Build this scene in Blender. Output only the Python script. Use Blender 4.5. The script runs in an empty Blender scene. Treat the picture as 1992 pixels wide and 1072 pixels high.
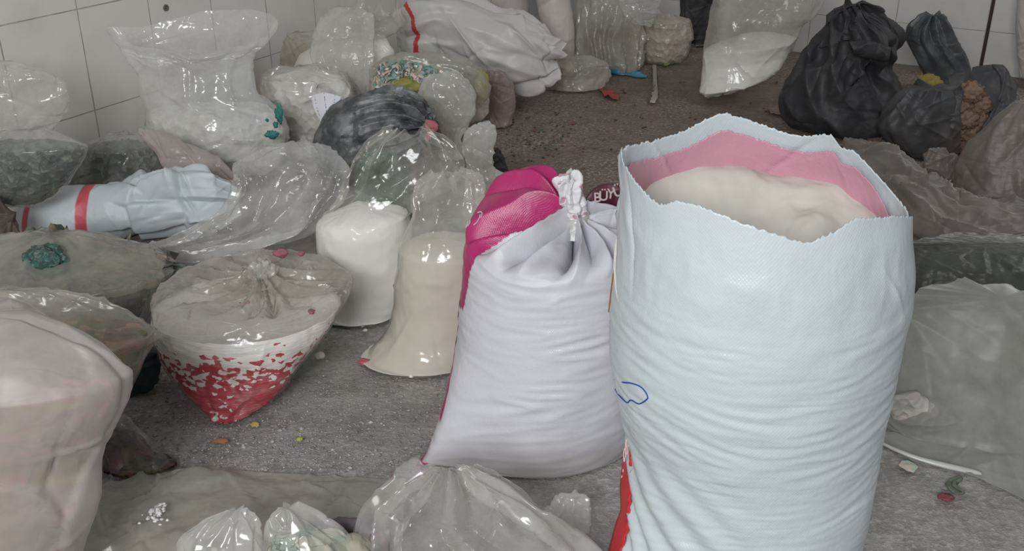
import bpy, math, random
import numpy as np
from mathutils import Vector

SC = bpy.context.scene
COL = SC.collection

# ------------------------------------------------------------------ camera, world, light, exposure
FPX, PITCH, CAMH = 2029.0, math.radians(25.5), 1.3
cam = bpy.data.cameras.new('camera')
cam.sensor_width = 36.0
cam.lens = FPX / 1992 * 36
cam_o = bpy.data.objects.new('camera', cam); COL.objects.link(cam_o)
cam_o.location = (0, 0, CAMH); cam_o.rotation_euler = (math.pi / 2 - PITCH, 0, 0)
SC.camera = cam_o

world = bpy.data.worlds.new('room_ambient'); SC.world = world
world.use_nodes = True
bg = world.node_tree.nodes['Background']
bg.inputs[0].default_value = (0.93, 0.97, 1.0, 1); bg.inputs[1].default_value = 0.25

def area(name, loc, target, sx, sy, watt, colr):
    l = bpy.data.lights.new(name, 'AREA'); l.shape = 'RECTANGLE'; l.size = sx; l.size_y = sy
    l.energy = watt; l.color = colr
    o = bpy.data.objects.new(name, l); COL.objects.link(o); o.location = loc
    o.rotation_euler = (Vector(target) - Vector(loc)).to_track_quat('-Z', 'Y').to_euler()
    return o
area('window_daylight', (-0.9, -2.2, 2.45), (0.2, 2.6, 0.2), 1.7, 1.3, 172, (0.97, 0.985, 1.0))
area('side_fill_light', (3.4, 3.0, 2.7), (0.2, 3.4, 0.0), 1.2, 1.0, 20, (0.97, 0.985, 1.0))  # weak fill lamp added for the grey film side, no window known there

SC.view_settings.view_transform = 'Standard'
SC.view_settings.look = 'None'
SC.view_settings.gamma = 1.0
SC.view_settings.use_curve_mapping = False
SC.view_settings.exposure = 0.0
SC.cycles.transparent_max_bounces = 24
SC.cycles.max_bounces = 8
SC.cycles.use_denoising = True

# ------------------------------------------------------------------ picking points in the room
_F = np.array([0, math.cos(PITCH), -math.sin(PITCH)]); _R = np.array([1.0, 0, 0]); _U = np.array([0, math.sin(PITCH), math.cos(PITCH)])
_C = np.array([0, 0, CAMH])
def ray(x, y): return _F * FPX + _R * (x - 996) + _U * (536 - y)
def P(x, y, Y):                       # room point seen at (x, y), Y metres into the room
    d = ray(x, y); return _C + d * (Y / d[1])
def G(x, y, z=0.0):                   # room point seen at (x, y), at height z
    d = ray(x, y); return _C + d * ((z - CAMH) / d[2])

# ------------------------------------------------------------------ noise
_rs = np.random.RandomState(7)
_PERM = np.concatenate([_rs.permutation(256)] * 3)
_GR = _rs.normal(size=(256, 3)); _GR /= np.linalg.norm(_GR, axis=1)[:, None]
def noise3(p, seed=0):
    p = np.asarray(p, float) + seed * 17.31
    i = np.floor(p).astype(int); f = p - i; i &= 255
    w = f * f * f * (f * (f * 6 - 15) + 10)
    out = 0.0
    for dx in (0, 1):
        for dy in (0, 1):
            for dz in (0, 1):
                h = _PERM[_PERM[_PERM[(i[..., 0] + dx) & 255] + ((i[..., 1] + dy) & 255)] + ((i[..., 2] + dz) & 255)]
                g = _GR[h]
                dot = g[..., 0] * (f[..., 0] - dx) + g[..., 1] * (f[..., 1] - dy) + g[..., 2] * (f[..., 2] - dz)
                out = out + dot * (w[..., 0] if dx else 1 - w[..., 0]) * (w[..., 1] if dy else 1 - w[..., 1]) * (w[..., 2] if dz else 1 - w[..., 2])
    return out
def fbm(p, f, octs=3, seed=0):
    o = 0; a = 1.0
    for k in range(octs):
        o = o + a * noise3(p * f, seed + k); f *= 2.03; a *= 0.5
    return o
def ridge(p, f, octs=3, seed=0):
    o = 0; a = 1.0
    for k in range(octs):
        o = o + a * (1 - np.abs(noise3(p * f, seed + k)) * 2.6); f *= 2.1; a *= 0.5
    return o
def sstep(a, b, x):
    t = np.clip((x - a) / (b - a), 0, 1); return t * t * (3 - 2 * t)

# ------------------------------------------------------------------ grids -> meshes
def interp(rows, n, lin=0.0):
    """Catmull-Rom through the rows, evenly spread over the row index; lin mixes in straight runs"""
    rows = np.asarray(rows, float); m = len(rows)
    t = np.linspace(0, m - 1, n); i = np.clip(np.floor(t).astype(int), 0, m - 2); f = (t - i)[:, None]
    p0 = rows[np.clip(i - 1, 0, m - 1)]; p1 = rows[i]; p2 = rows[i + 1]; p3 = rows[np.clip(i + 2, 0, m - 1)]
    c = 0.5 * (2 * p1 + (p2 - p0) * f + (2 * p0 - 5 * p1 + 4 * p2 - p3) * f ** 2 + (3 * p1 - p0 - 3 * p2 + p3) * f ** 3)
    return c * (1 - lin) + (p1 + (p2 - p1) * f) * lin
def normals(V, wrap=True):
    if wrap: du = np.roll(V, -1, 1) - np.roll(V, 1, 1)
    else: du = np.gradient(V, axis=1)
    dv = np.gradient(V, axis=0)
    n = np.cross(du, dv); n /= np.linalg.norm(n, axis=2)[..., None] + 1e-9
    if wrap:
        c = V.mean(1, keepdims=True)
        if ((V - c) * n).sum() < 0: n = -n
    return n
def creases(V, N, n, L, w, amp, seed):
    """n straight sharp folds of length L, half-width w, height amp, laid over the surface"""
    r = np.random.RandomState(seed); d = np.zeros(V.shape[:2])
    for _ in range(n):
        a, b = r.randint(V.shape[0]), r.randint(V.shape[1])
        c, nn = V[a, b], N[a, b]
        t = r.normal(size=3); t -= nn * (t @ nn); t /= np.linalg.norm(t) + 1e-9
        q = np.cross(nn, t); D = V - c
        x = D @ q; y = D @ t; z = D @ nn
        l = L * r.uniform(.5, 1.3)
        d += amp * r.uniform(.4, 1) * r.choice([1, 1, -1]) * np.exp(-np.abs(x) / w) * np.clip(1 - np.abs(y) / l, 0, 1) * np.exp(-np.abs(z) / (2.5 * w))
    return d

def mesh_obj(name, verts, faces, mat, parent=None, base=None, smooth=True, attr=None, kind=None):
    base = np.zeros(3) if base is None else np.asarray(base, float)
    me = bpy.data.meshes.new(name)
    me.from_pydata((np.asarray(verts, float) - base).tolist(), [], faces if isinstance(faces, list) else faces.tolist())
    if smooth: me.polygons.foreach_set('use_smooth', [True] * len(me.polygons))
    if attr:
        for k, v in attr.items():
            v = np.asarray(v, np.float32)
            if v.ndim == 1:
                at = me.attributes.new(k, 'FLOAT', 'POINT'); at.data.foreach_set('value', v)
            else:
                at = me.attributes.new(k, 'FLOAT_COLOR', 'POINT')
                at.data.foreach_set('color', np.concatenate([v, np.ones((len(v), 1), np.float32)], 1).ravel())
    me.update()
    if mat: me.materials.append(mat)
    o = bpy.data.objects.new(name, me); COL.objects.link(o)
    if parent is not None: o.parent = parent
    else: o.location = base
    if kind: o['kind'] = kind
    return o
def grid_obj(name, V, mat, parent=None, base=None, wrap=True, cap0=False, cap1=False, attr=None, kind=None, solid=0):
    nv, nu = V.shape[:2]
    idx = np.arange(nv * nu).reshape(nv, nu)
    if wrap: a = idx; b = np.roll(idx, -1, 1)
    else: a = idx[:, :-1]; b = idx[:, 1:]
    q = np.stack([a[:-1], b[:-1], b[1:], a[1:]], -1).reshape(-1, 4).tolist()
    verts = V.reshape(-1, 3)
    extra = []
    at = {k: (np.asarray(v).reshape(nv * nu, -1) if np.asarray(v).ndim == 3 else np.asarray(v).reshape(-1)) for k, v in (attr or {}).items()}
    for cap, row in ((cap0, 0), (cap1, -1)):
        if cap and wrap:
            k = len(verts) + len(extra); extra.append(V[row].mean(0))
            ring = idx[row]; nx = np.roll(ring, -1)
            q += [[int(nx[j]), int(ring[j]), k] if row == 0 else [int(ring[j]), int(nx[j]), k] for j in range(nu)]
    if extra:
        verts = np.concatenate([verts, np.array(extra)])
        for n_ in at:
            x = at[n_]; pad = np.repeat(x[-1:], len(extra), 0); at[n_] = np.concatenate([x, pad])
    o = mesh_obj(name, verts, q, mat, parent, base, attr=at, kind=kind)
    if solid:
        m = o.modifiers.new('thickness', 'SOLIDIFY'); m.thickness = solid
    return o

def thing(name, label, cat, loc, group=None):
    o = bpy.data.objects.new(name, None); COL.objects.link(o)
    o.empty_display_size = .05
    o.location = loc; o['label'] = label; o['category'] = cat
    if group: o['group'] = group
    return o
def tag(o, label, cat, group=None, kind=None):
    o['label'] = label; o['category'] = cat
    if group: o['group'] = group
    if kind: o['kind'] = kind
    return o

def tube(rings, nv=110, nu=150, e=2.0, lin=0.0):
    """surface through rings. ring = (ax, ay, bx, by, Y, k[, e]): its two outer points and its depth ratio;
    or ('L', ax, ay, aY, bx, by, bY, thickness) for one lying in depth"""
    rows = []
    for r in rings:
        if r[0] == 'L':
            A, B = P(*r[1:4]), P(*r[4:7]); rows.append([*A, *B, -r[7], e])
        else:
            A, B = P(r[0], r[1], r[4]), P(r[2], r[3], r[4]); rows.append([*A, *B, r[5], r[6] if len(r) > 6 else e])
    X = interp(rows, nv, lin)
    A, B, K, E = X[:, :3], X[:, 3:6], X[:, 6], X[:, 7]
    c = (A + B) / 2; u = (B - A) / 2
    ul = np.linalg.norm(u, axis=1)[:, None] + 1e-6
    if rows[0][6] < 0:
        t = np.gradient(c, axis=0); v = np.cross(t, u); v /= np.linalg.norm(v, axis=1)[:, None] + 1e-9
        v = v * (-K)[:, None]
    else:
        v = np.array([0, 1.0, 0])[None] * ul * K[:, None]
    ph = np.linspace(0, 2 * math.pi, nu, endpoint=False)
    cs, sn = np.cos(ph), np.sin(ph)
    pw = 2 / E[:, None]
    ce = np.sign(cs)[None] * np.abs(cs)[None] ** pw; se = np.sign(sn)[None] * np.abs(sn)[None] ** pw
    V = c[:, None] + u[:, None] * ce[..., None] + v[:, None] * se[..., None]
    S = np.repeat(np.linspace(0, 1, nv)[:, None], nu, 1); PH = np.repeat(ph[None], nv, 0)
    return V, S, PH
def settle(V, z0=0.004):
    z = V[..., 2]; V[..., 2] = np.where(z < z0 + .01, z0 + .01 * np.exp(np.minimum(z - z0 - .01, 0) / .012), z)
    return V
def facets(V, n, tilt, sharp, seed, S=None, PH=None, stretch=.4):
    """crumpled film: flat facets meeting in sharp ridges"""
    r = np.random.RandomState(seed + 900); F = V.reshape(-1, 3)
    if S is not None:                  # ridges run mostly from neck to base
        ctr = V.mean(1); L = np.linalg.norm(np.diff(ctr, axis=0), axis=1).sum(); rad = np.linalg.norm(V - ctr[:, None], axis=2).mean()
        F = np.stack([np.cos(PH) * rad, np.sin(PH) * rad, S * L * stretch], -1).reshape(-1, 3)
    c = F[r.randint(len(F), size=n)] + r.normal(size=(n, 3)) * .004; g = r.normal(size=(n, 3)) * tilt
    D2 = ((F ** 2).sum(1)[:, None] + (c ** 2).sum(1)[None] - 2 * F @ c.T)
    D = np.sqrt(np.maximum(D2, 0)); w = np.exp(-(D - D.min(1, keepdims=True)) / sharp)
    lin = F @ g.T - (c * g).sum(1)[None]
    return ((w * lin).sum(1) / w.sum(1)).reshape(V.shape[:2])
def crumple(V, wrap=True, lump=0, lf=6, cr=(0, .1, .01, .01), rid=0, rf=14, fold=None, S=None, PH=None, seed=1, fac=None, facw=None):
    N = normals(V, wrap); d = np.zeros(V.shape[:2])
    if lump: d += lump * fbm(V, lf, 2, seed)
    if rid: d += rid * (ridge(V, rf, 2, seed + 5) - 1)
    if cr[0]: d += creases(V, N, cr[0], cr[1], cr[2], cr[3], seed)
    if fac: d += facets(V, *fac, seed, S, PH) * (1 if facw is None else facw)
    if fold is not None:              # fold = (count, amp, s_from, s_to): gathers that grow towards s_to
        n, a, s0, s1 = fold
        w = sstep(s0, s1, S) if s1 > s0 else sstep(-s0, -s1, -S)
        ph = PH + .55 * noise3(np.stack([np.cos(PH) * 1.5, np.sin(PH) * 1.5, S * 2.5], -1), seed + 3)
        d += a * w * (np.abs(((ph * n / (2 * math.pi)) % 1) * 2 - 1) * 2 - 1) + .5 * a * w * np.sin(ph * n * .43 + seed)
    return V + N * d[..., None]

# ------------------------------------------------------------------ materials
def new_mat(name):
    m = bpy.data.materials.new(name); m.use_nodes = True
    nt = m.node_tree; nt.nodes.clear(); return m, nt
def nd(nt, typ, ins=None, **kw):
    n = nt.nodes.new('ShaderNode' + typ)
    for k, v in kw.items(): setattr(n, k, v)
    for k, v in (ins or {}).items():
        s = n.inputs[k]
        if hasattr(v, 'bl_idname') and hasattr(v, 'is_linked'): nt.links.new(v, s)
        else: s.default_value = (*v, 1) if isinstance(v, (tuple, list)) and len(v) == 3 and s.type == 'RGBA' else v
    return n
def out(nt, sh): nt.links.new(sh, nd(nt, 'OutputMaterial').inputs[0])
def srgb(r, g, b):
    f = lambda c: (c / 255 / 12.92) if c / 255 <= .04045 else ((c / 255 + .055) / 1.055) ** 2.4
    return (f(r), f(g), f(b))
def coords(nt, scale=(1, 1, 1)):
    tc = nd(nt, 'TexCoord'); return nd(nt, 'Mapping', {0: tc.outputs['Object'], 3: scale}).outputs[0]
def tex_noise(nt, vec, s, det=3, rough=.55): return nd(nt, 'TexNoise', {'Vector': vec, 'Scale': s, 'Detail': det, 'Roughness': rough}).outputs[0]
def mrange(nt, v, a, b, c=0, d=1): return nd(nt, 'MapRange', {0: v, 1: a, 2: b, 3: c, 4: d}).outputs[0]
def mixc(nt, f, a, b, blend='MIX'):
    n = nd(nt, 'Mix', data_type='RGBA', blend_type=blend)
    for i, v in ((0, f), (6, a), (7, b)):
        s = n.inputs[i]
        if hasattr(v, 'is_linked'): nt.links.new(v, s)
        else: s.default_value = (*v, 1) if isinstance(v, (tuple, list)) else v
    return n.outputs[2]
def math_(nt, op, a, b=0.0, c=0.0): return nd(nt, 'Math', {0: a, 1: b, 2: c}, operation=op).outputs[0]

def film_mat(name, col=(.78, .77, .74), a0=.22, a1=.75, rough=.2, tint=(.96, .95, .93), dust=.25, bump=.35, bscale=30, cling=False, acl=.06):
    m, nt = new_mat(name); v = coords(nt)
    def rdg(scl, s, det): 
        n = tex_noise(nt, nd(nt, 'Mapping', {0: v, 2: (.5, .3, .8), 3: scl}).outputs[0], s, det, .5)
        return math_(nt, 'ABSOLUTE', math_(nt, 'SUBTRACT', n, .5))
    hh = math_(nt, 'ADD', math_(nt, 'MULTIPLY', rdg((1, 1, .35), bscale * .55, 2), -1.6), math_(nt, 'MULTIPLY', rdg((.5, 1, 1), bscale * 1.3, 1), -.8))
    bp = nd(nt, 'Bump', {'Strength': bump, 'Distance': .02, 'Height': hh}).outputs[0]
    lw = nd(nt, 'LayerWeight', {'Blend': .5, 'Normal': bp}).outputs['Facing']
    e = math_(nt, 'POWER', lw, 2.4)
    du = mrange(nt, tex_noise(nt, v, 7, 4, .65), .36, .7, -dust * .6, dust)
    fac = math_(nt, 'ADD', math_(nt, 'MULTIPLY_ADD', e, a1 - a0, a0), du)
    if cling:                          # pressed against its filling the film looks clear, where it hangs loose it looks milky
        at = nd(nt, 'Attribute', attribute_name='loose').outputs['Fac']
        fac = math_(nt, 'ADD', math_(nt, 'MULTIPLY', fac, at), math_(nt, 'MULTIPLY', math_(nt, 'SUBTRACT', 1.0, at), acl))
    fac = nd(nt, 'Clamp', {0: fac}).outputs[0]
    pr = nd(nt, 'BsdfDiffuse', {'Color': col, 'Normal': bp}).outputs[0]
    tl = nd(nt, 'BsdfTranslucent', {'Color': col, 'Normal': bp}).outputs[0]
    body = nd(nt, 'MixShader', {0: .4, 1: pr, 2: tl}).outputs[0]
    tr = nd(nt, 'BsdfTransparent', {'Color': tint}).outputs[0]
    mx = nd(nt, 'MixShader', {0: fac, 1: tr, 2: body}).outputs[0]
    back = nd(nt, 'NewGeometry').outputs['Backfacing']      # a thin film reflects alike on both faces
    fr = nd(nt, 'Fresnel', {'IOR': mrange(nt, back, 0, 1, 1.45, 1 / 1.45), 'Normal': bp}).outputs[0]
    gl = nd(nt, 'BsdfGlossy', {'Color': (.9, .9, .9), 'Roughness': rough, 'Normal': bp}).outputs[0]
    out(nt, nd(nt, 'MixShader', {0: fr, 1: mx, 2: gl}).outputs[0]); return m

def solid_mat(name, col, rough=.6, spec=.4, bump=.2, bscale=40, dist=.004, var=.12, vscale=9, attr=None, col2=None, coat=0.0, trans=0.0):
    m, nt = new_mat(name); v = coords(nt)
    if attr: base = nd(nt, 'Attribute', attribute_name=attr).outputs['Color']
    else: base = nd(nt, 'RGB'); base.outputs[0].default_value = (*col, 1); base = base.outputs[0]
    n = tex_noise(nt, v, vscale, 4, .6)
    if col2: base = mixc(nt, mrange(nt, n, .42, .62), base, col2)
    elif var: base = mixc(nt, mrange(nt, n, .3, .7), base, mixc(nt, 1.0, base, (1 - var,) * 3, 'MULTIPLY'))
    bp = nd(nt, 'Bump', {'Strength': bump, 'Distance': dist, 'Height': tex_noise(nt, v, bscale, 4, .6)}).outputs[0]
    p = nd(nt, 'BsdfPrincipled', {'Base Color': base, 'Roughness': rough, 'Specular IOR Level': spec, 'Normal': bp, 'Coat Weight': coat, 'Coat Roughness': .15})
    sh = p.outputs[0]
    if trans: sh = nd(nt, 'MixShader', {0: trans, 1: sh, 2: nd(nt, 'BsdfTranslucent', {'Color': base}).outputs[0]}).outputs[0]
    out(nt, sh); return m

def woven_mat(name, attr='pattern', rough=.35, spec=.5, weave=260, dirt=(.62, .58, .54), dirt_amt=.25, trans=.12):
    m, nt = new_mat(name); v = coords(nt)
    base = nd(nt, 'Attribute', attribute_name=attr).outputs['Color']
    n = tex_noise(nt, v, 5, 5, .62)
    base = mixc(nt, mrange(nt, n, .52, .78, 0, dirt_amt), base, mixc(nt, 1.0, base, dirt, 'MULTIPLY'))
    uv = nd(nt, 'Attribute', attribute_name='weave').outputs['Vector']
    sx = nd(nt, 'SeparateXYZ', {0: uv})
    a = math_(nt, 'SINE', math_(nt, 'MULTIPLY', sx.outputs[0], weave * 6.283)); b = math_(nt, 'SINE', math_(nt, 'MULTIPLY', sx.outputs[1], weave * 6.283))
    wv = math_(nt, 'MULTIPLY', a, b)
    fine = tex_noise(nt, v, 26, 4, .6)
    h = math_(nt, 'ADD', math_(nt, 'MULTIPLY', wv, .05), fine)
    bp = nd(nt, 'Bump', {'Strength': .35, 'Distance': .006, 'Height': h}).outputs[0]
    p = nd(nt, 'BsdfPrincipled', {'Base Color': base, 'Roughness': rough, 'Specular IOR Level': spec, 'Normal': bp}).outputs[0]
    tl = nd(nt, 'BsdfTranslucent', {'Color': base}).outputs[0]
    out(nt, nd(nt, 'MixShader', {0: trans, 1: p, 2: tl}).outputs[0]); return m

def chips_mat(name, cols, scale=45, rough=.5, bump=.8, stretch=(1, 1, 1)):
    """shredded flakes: every flake its own flat colour"""
    m, nt = new_mat(name); v = coords(nt, stretch)
    wv = nd(nt, 'VectorMath', {0: v, 1: nd(nt, 'VectorMath', {0: nd(nt, 'TexNoise', {'Vector': v, 'Scale': scale * .5, 'Detail': 2}).outputs['Color'], 1: (.02,) * 3}, operation='MULTIPLY').outputs[0]}, operation='ADD').outputs[0]
    vo = nd(nt, 'TexVoronoi', {'Vector': wv, 'Scale': scale})
    sp = nd(nt, 'SeparateColor', {0: vo.outputs['Color']})
    cr = nd(nt, 'ValToRGB', {0: sp.outputs[0]}); r = cr.color_ramp; r.interpolation = 'CONSTANT'
    while len(r.elements) < len(cols): r.elements.new(.5)
    for i, c in enumerate(cols): r.elements[i].position = i / len(cols); r.elements[i].color = (*c, 1)
    bp = nd(nt, 'Bump', {'Strength': bump, 'Distance': .012, 'Height': math_(nt, 'ADD', vo.outputs['Distance'], sp.outputs[1])}).outputs[0]
    p = nd(nt, 'BsdfPrincipled', {'Base Color': cr.outputs[0], 'Roughness': rough, 'Normal': bp}).outputs[0]
    out(nt, p); return m

def powder_red_mat(name, zlo, zhi):
    m, nt = new_mat(name); v = coords(nt, (1, 1, 1.5))
    z = nd(nt, 'SeparateXYZ', {0: nd(nt, 'TexCoord').outputs['Object']}).outputs[2]
    wv = nd(nt, 'VectorMath', {0: v, 1: nd(nt, 'VectorMath', {0: nd(nt, 'TexNoise', {'Vector': v, 'Scale': 60, 'Detail': 3}).outputs['Color'], 1: (.016,) * 3}, operation='MULTIPLY').outputs[0]}, operation='ADD').outputs[0]
    vo = nd(nt, 'TexVoronoi', {'Vector': wv, 'Scale': 75}); sp = nd(nt, 'SeparateColor', {0: vo.outputs['Color']})
    patch = tex_noise(nt, v, 9, 3)
    lvl = math_(nt, 'ADD', mrange(nt, z, zlo, zhi, 1.0, -.05), math_(nt, 'MULTIPLY_ADD', patch, 1.5, -.72))
    lvl = math_(nt, 'SUBTRACT', lvl, math_(nt, 'MULTIPLY', nd(nt, 'Attribute', attribute_name='crest').outputs['Fac'], .82))
    isred = math_(nt, 'LESS_THAN', sp.outputs[0], lvl)
    redc = mixc(nt, sp.outputs[1], srgb(190, 50, 66), srgb(172, 66, 82))
    whit = mixc(nt, tex_noise(nt, v, 25, 3), srgb(238, 236, 233), srgb(226, 222, 220))
    dustc = mixc(nt, mrange(nt, tex_noise(nt, v, 16, 4), .5, .75, 0, .5), redc, srgb(205, 160, 165))
    base = mixc(nt, isred, whit, dustc)
    bp = nd(nt, 'Bump', {'Strength': .5, 'Distance': .006, 'Height': tex_noise(nt, nd(nt, 'Mapping', {0: v, 3: (1, 1, 6)}).outputs[0], 22, 4)}).outputs[0]
    out(nt, nd(nt, 'BsdfPrincipled', {'Base Color': base, 'Roughness': .35, 'Specular IOR Level': .5, 'Normal': bp}).outputs[0]); return m

F_CLEAR = film_mat('clear_film', col=(.84, .84, .82), a0=.30, a1=.62, rough=.12, dust=.22, bump=.22)
F_MILKY = film_mat('milky_film', col=(.84, .83, .79), a0=.42, a1=.7, rough=.15, dust=.25, bump=.22)
F_WHITE = film_mat('whitish_film', col=(.84, .84, .82), a0=.44, a1=.72, rough=.12, dust=.25, bump=.2)
F_DUSTY = film_mat('dusty_film', col=(.66, .63, .57), tint=(.9, .88, .84), a0=.45, a1=.75, rough=.22, dust=.25, bump=.22)
F_BROWN = film_mat('brown_dusty_film', col=(.30, .255, .225), tint=(.74, .66, .6), a0=.62, a1=.85, rough=.45, dust=.25, bump=.2)
F_GREY = film_mat('grey_dusty_film', col=(.47, .47, .43), tint=(.86, .86, .82), a0=.6, a1=.85, rough=.5, dust=.3, bscale=10, bump=.2)
F_PINK = film_mat('pale_pink_film', col=(.66, .59, .56), tint=(.92, .86, .84), a0=.66, a1=.9, rough=.28, dust=.22, bscale=10, bump=.2)
F_CLING = film_mat('milky_film_over_filling', col=(.80, .79, .74), a0=.24, a1=.7, rough=.15, dust=.22, bump=.22, cling=True)
F_FILLED = film_mat('clear_film_over_flakes', col=(.74, .73, .69), a0=.38, a1=.7, rough=.13, dust=.22, bump=.22, cling=True, acl=.2)
F_FILLEDD = film_mat('dusty_film_over_flakes', col=(.62, .59, .53), a0=.46, a1=.75, rough=.2, dust=.22, bump=.22, cling=True, acl=.34)
F_NECK = film_mat('thin_film_over_filling', col=(.78, .77, .72), a0=.1, a1=.62, rough=.14, dust=.18, bump=.2, cling=True)
F_CLINGD = film_mat('dusty_film_over_filling', col=(.6, .57, .52), a0=.42, a1=.7, rough=.18, dust=.22, bump=.22, cling=True, acl=.12)
M_BLACK = solid_mat('black_bag_plastic', srgb(47, 47, 50), rough=.52, spec=.28, bump=.35, bscale=22, dist=.01, col2=srgb(62, 61, 62), vscale=6)
M_DKGREY = solid_mat('dusty_charcoal_plastic', srgb(72, 75, 78), rough=.4, spec=.45, bump=.4, bscale=18, dist=.01, col2=srgb(126, 128, 128), vscale=16)
M_POWDER = solid_mat('white_powder', srgb(236, 236, 232), rough=.85, spec=.1, bump=.25, bscale=30, var=.05)
M_CREAM = solid_mat('cream_powder', srgb(206, 200, 190), rough=.8, spec=.1, bump=.25, bscale=30, var=.06)
M_WOVEN = woven_mat('woven_polypropylene')

# ------------------------------------------------------------------ the setting
AZ = math.radians(29)
D1 = np.array([math.sin(AZ), math.cos(AZ), 0]); NL = np.array([math.cos(AZ), -math.sin(AZ), 0])
CORNER = -3.0 * NL + 5.5 * D1
def floor_mat():
    m, nt = new_mat('dusty_concrete'); v = nd(nt, 'TexCoord').outputs['Object']
    y = nd(nt, 'SeparateXYZ', {0: v}).outputs[1]
    big = tex_noise(nt, v, 1.6, 5, .6); mid = tex_noise(nt, v, 11, 6, .68); fine = tex_noise(nt, v, 70, 5, .7)
    c = mixc(nt, mrange(nt, mid, .35, .66), srgb(136, 131, 126), srgb(168, 164, 159))
    brown = mixc(nt, mrange(nt, mid, .35, .7), srgb(114, 100, 91), srgb(140, 124, 113))
    zone = mrange(nt, math_(nt, 'ADD', y, math_(nt, 'MULTIPLY_ADD', big, 2.0, -1.0)), 2.6, 3.4)
    c = mixc(nt, zone, c, brown)
    pale = math_(nt, 'MULTIPLY', mrange(nt, fine, .5, .62), mrange(nt, big, .4, .62, .1, 1))
    c = mixc(nt, math_(nt, 'MULTIPLY', pale, .8), c, srgb(196, 192, 188))
    pit = mrange(nt, tex_noise(nt, v, 38, 4, .7), .62, .74, 0, .55)
    c = mixc(nt, pit, c, srgb(74, 68, 63))
    bp = nd(nt, 'Bump', {'Strength': .8, 'Distance': .022, 'Height': math_(nt, 'ADD', math_(nt, 'MULTIPLY', fine, .5), mid)}).outputs[0]
    out(nt, nd(nt, 'BsdfPrincipled', {'Base Color': c, 'Roughness': .9, 'Specular IOR Level': .15, 'Normal': bp}).outputs[0]); return m
xs = np.linspace(-4.5, 4.5, 90); ys = np.linspace(-3, 8, 110)
def clip_floor():
    # a floor slab whose far edges are the two walls
    c = CORNER; d2 = NL
    a = c + NL * 6.5; b = c - D1 * 9.0; d = a - D1 * 9.0
    vs = [c, a, d, b]; vs = vs + [p - np.array([0, 0, .1]) for p in vs]
    fs = [[0, 3, 2, 1], [4, 5, 6, 7], [0, 1, 5, 4], [1, 2, 6, 5], [2, 3, 7, 6], [3, 0, 4, 7]]
    o = mesh_obj('floor', vs, fs, floor_mat(), smooth=False); o['kind'] = 'structure'
clip_floor()
def tile_mat(name, along, s0, z0, w=.308, h=.35, col=srgb(220, 216, 209)):
    m, nt = new_mat(name); v = nd(nt, 'TexCoord').outputs['Object']
    s = nd(nt, 'VectorMath', {0: v, 1: tuple(along)}, operation='DOT_PRODUCT').outputs['Value']
    z = nd(nt, 'SeparateXYZ', {0: v}).outputs[2]
    def edge(x, x0, p, wd):
        f = math_(nt, 'FRACT', math_(nt, 'DIVIDE', math_(nt, 'SUBTRACT', x, x0), p))
        d = math_(nt, 'ABSOLUTE', math_(nt, 'SUBTRACT', f, .5))
        return mrange(nt, d, .5 - wd / p, .5 - wd / p * .4)
    g = math_(nt, 'MAXIMUM', edge(s, s0, w, .003), edge(z, z0, h, .0022))
    stain = mrange(nt, tex_noise(nt, v, 3.2, 5, .65), .5, .75, 0, .45)
    c = mixc(nt, stain, col, mixc(nt, 1.0, col, (.7, .64, .58), 'MULTIPLY'))
    gv = math_(nt, 'MULTIPLY', g, mrange(nt, tex_noise(nt, v, 14, 3), .3, .7, .35, 1))
    c = mixc(nt, gv, c, srgb(146, 136, 126))
    bp = nd(nt, 'Bump', {'Strength': .6, 'Distance': .004, 'Height': math_(nt, 'SUBTRACT', 1.0, g)}).outputs[0]
    out(nt, nd(nt, 'BsdfPrincipled', {'Base Color': c, 'Roughness': .38, 'Specular IOR Level': .4, 'Normal': bp}).outputs[0]); return m
def wall(name, a, b, thick, mat):
    up = np.array([0, 0, 2.8]); vs = [a, b, b + up, a + up]; vs = vs + [p + thick for p in vs]
    fs = [[0, 1, 2, 3], [7, 6, 5, 4], [0, 4, 5, 1], [1, 5, 6, 2], [2, 6, 7, 3], [3, 7, 4, 0]]
    o = mesh_obj(name, vs, fs, mat, smooth=False); o['kind'] = 'structure'; return o
def wall_hit(x, y):
    d = ray(x, y); t = (-3.0 - NL @ _C) / (NL @ d); return _C + d * t
def back_hit(x, y):
    d = ray(x, y); t = (5.5 - D1 @ _C) / (D1 @ d); return _C + d * t
s_edge = float(wall_hit(147, 0) @ D1); z_edge = float(wall_hit(185, 215)[2])
wall('wall_left', CORNER - D1 * 9, CORNER, -NL * .12, tile_mat('white_wall_tiles', D1, s_edge, z_edge))
t_edge = float(back_hit(1930, 0) @ NL); zb = float(back_hit(1950, 64)[2])
wall('wall_back', CORNER - NL * .12, CORNER + NL * 6.5, D1 * .12, tile_mat('white_back_tiles', NL, t_edge, zb, w=.42, h=.35, col=srgb(196, 194, 190)))
def box_between(name, pts, depth_vec, mat, kind=None):
    vs = [np.asarray(p) for p in pts]; vs = vs + [p + depth_vec for p in vs]
    fs = [[0, 1, 2, 3], [7, 6, 5, 4], [0, 4, 5, 1], [1, 5, 6, 2], [2, 6, 7, 3], [3, 7, 4, 0]]
    o = mesh_obj(name, vs, fs, mat, smooth=False)
    if kind: o['kind'] = kind
    return o
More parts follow.
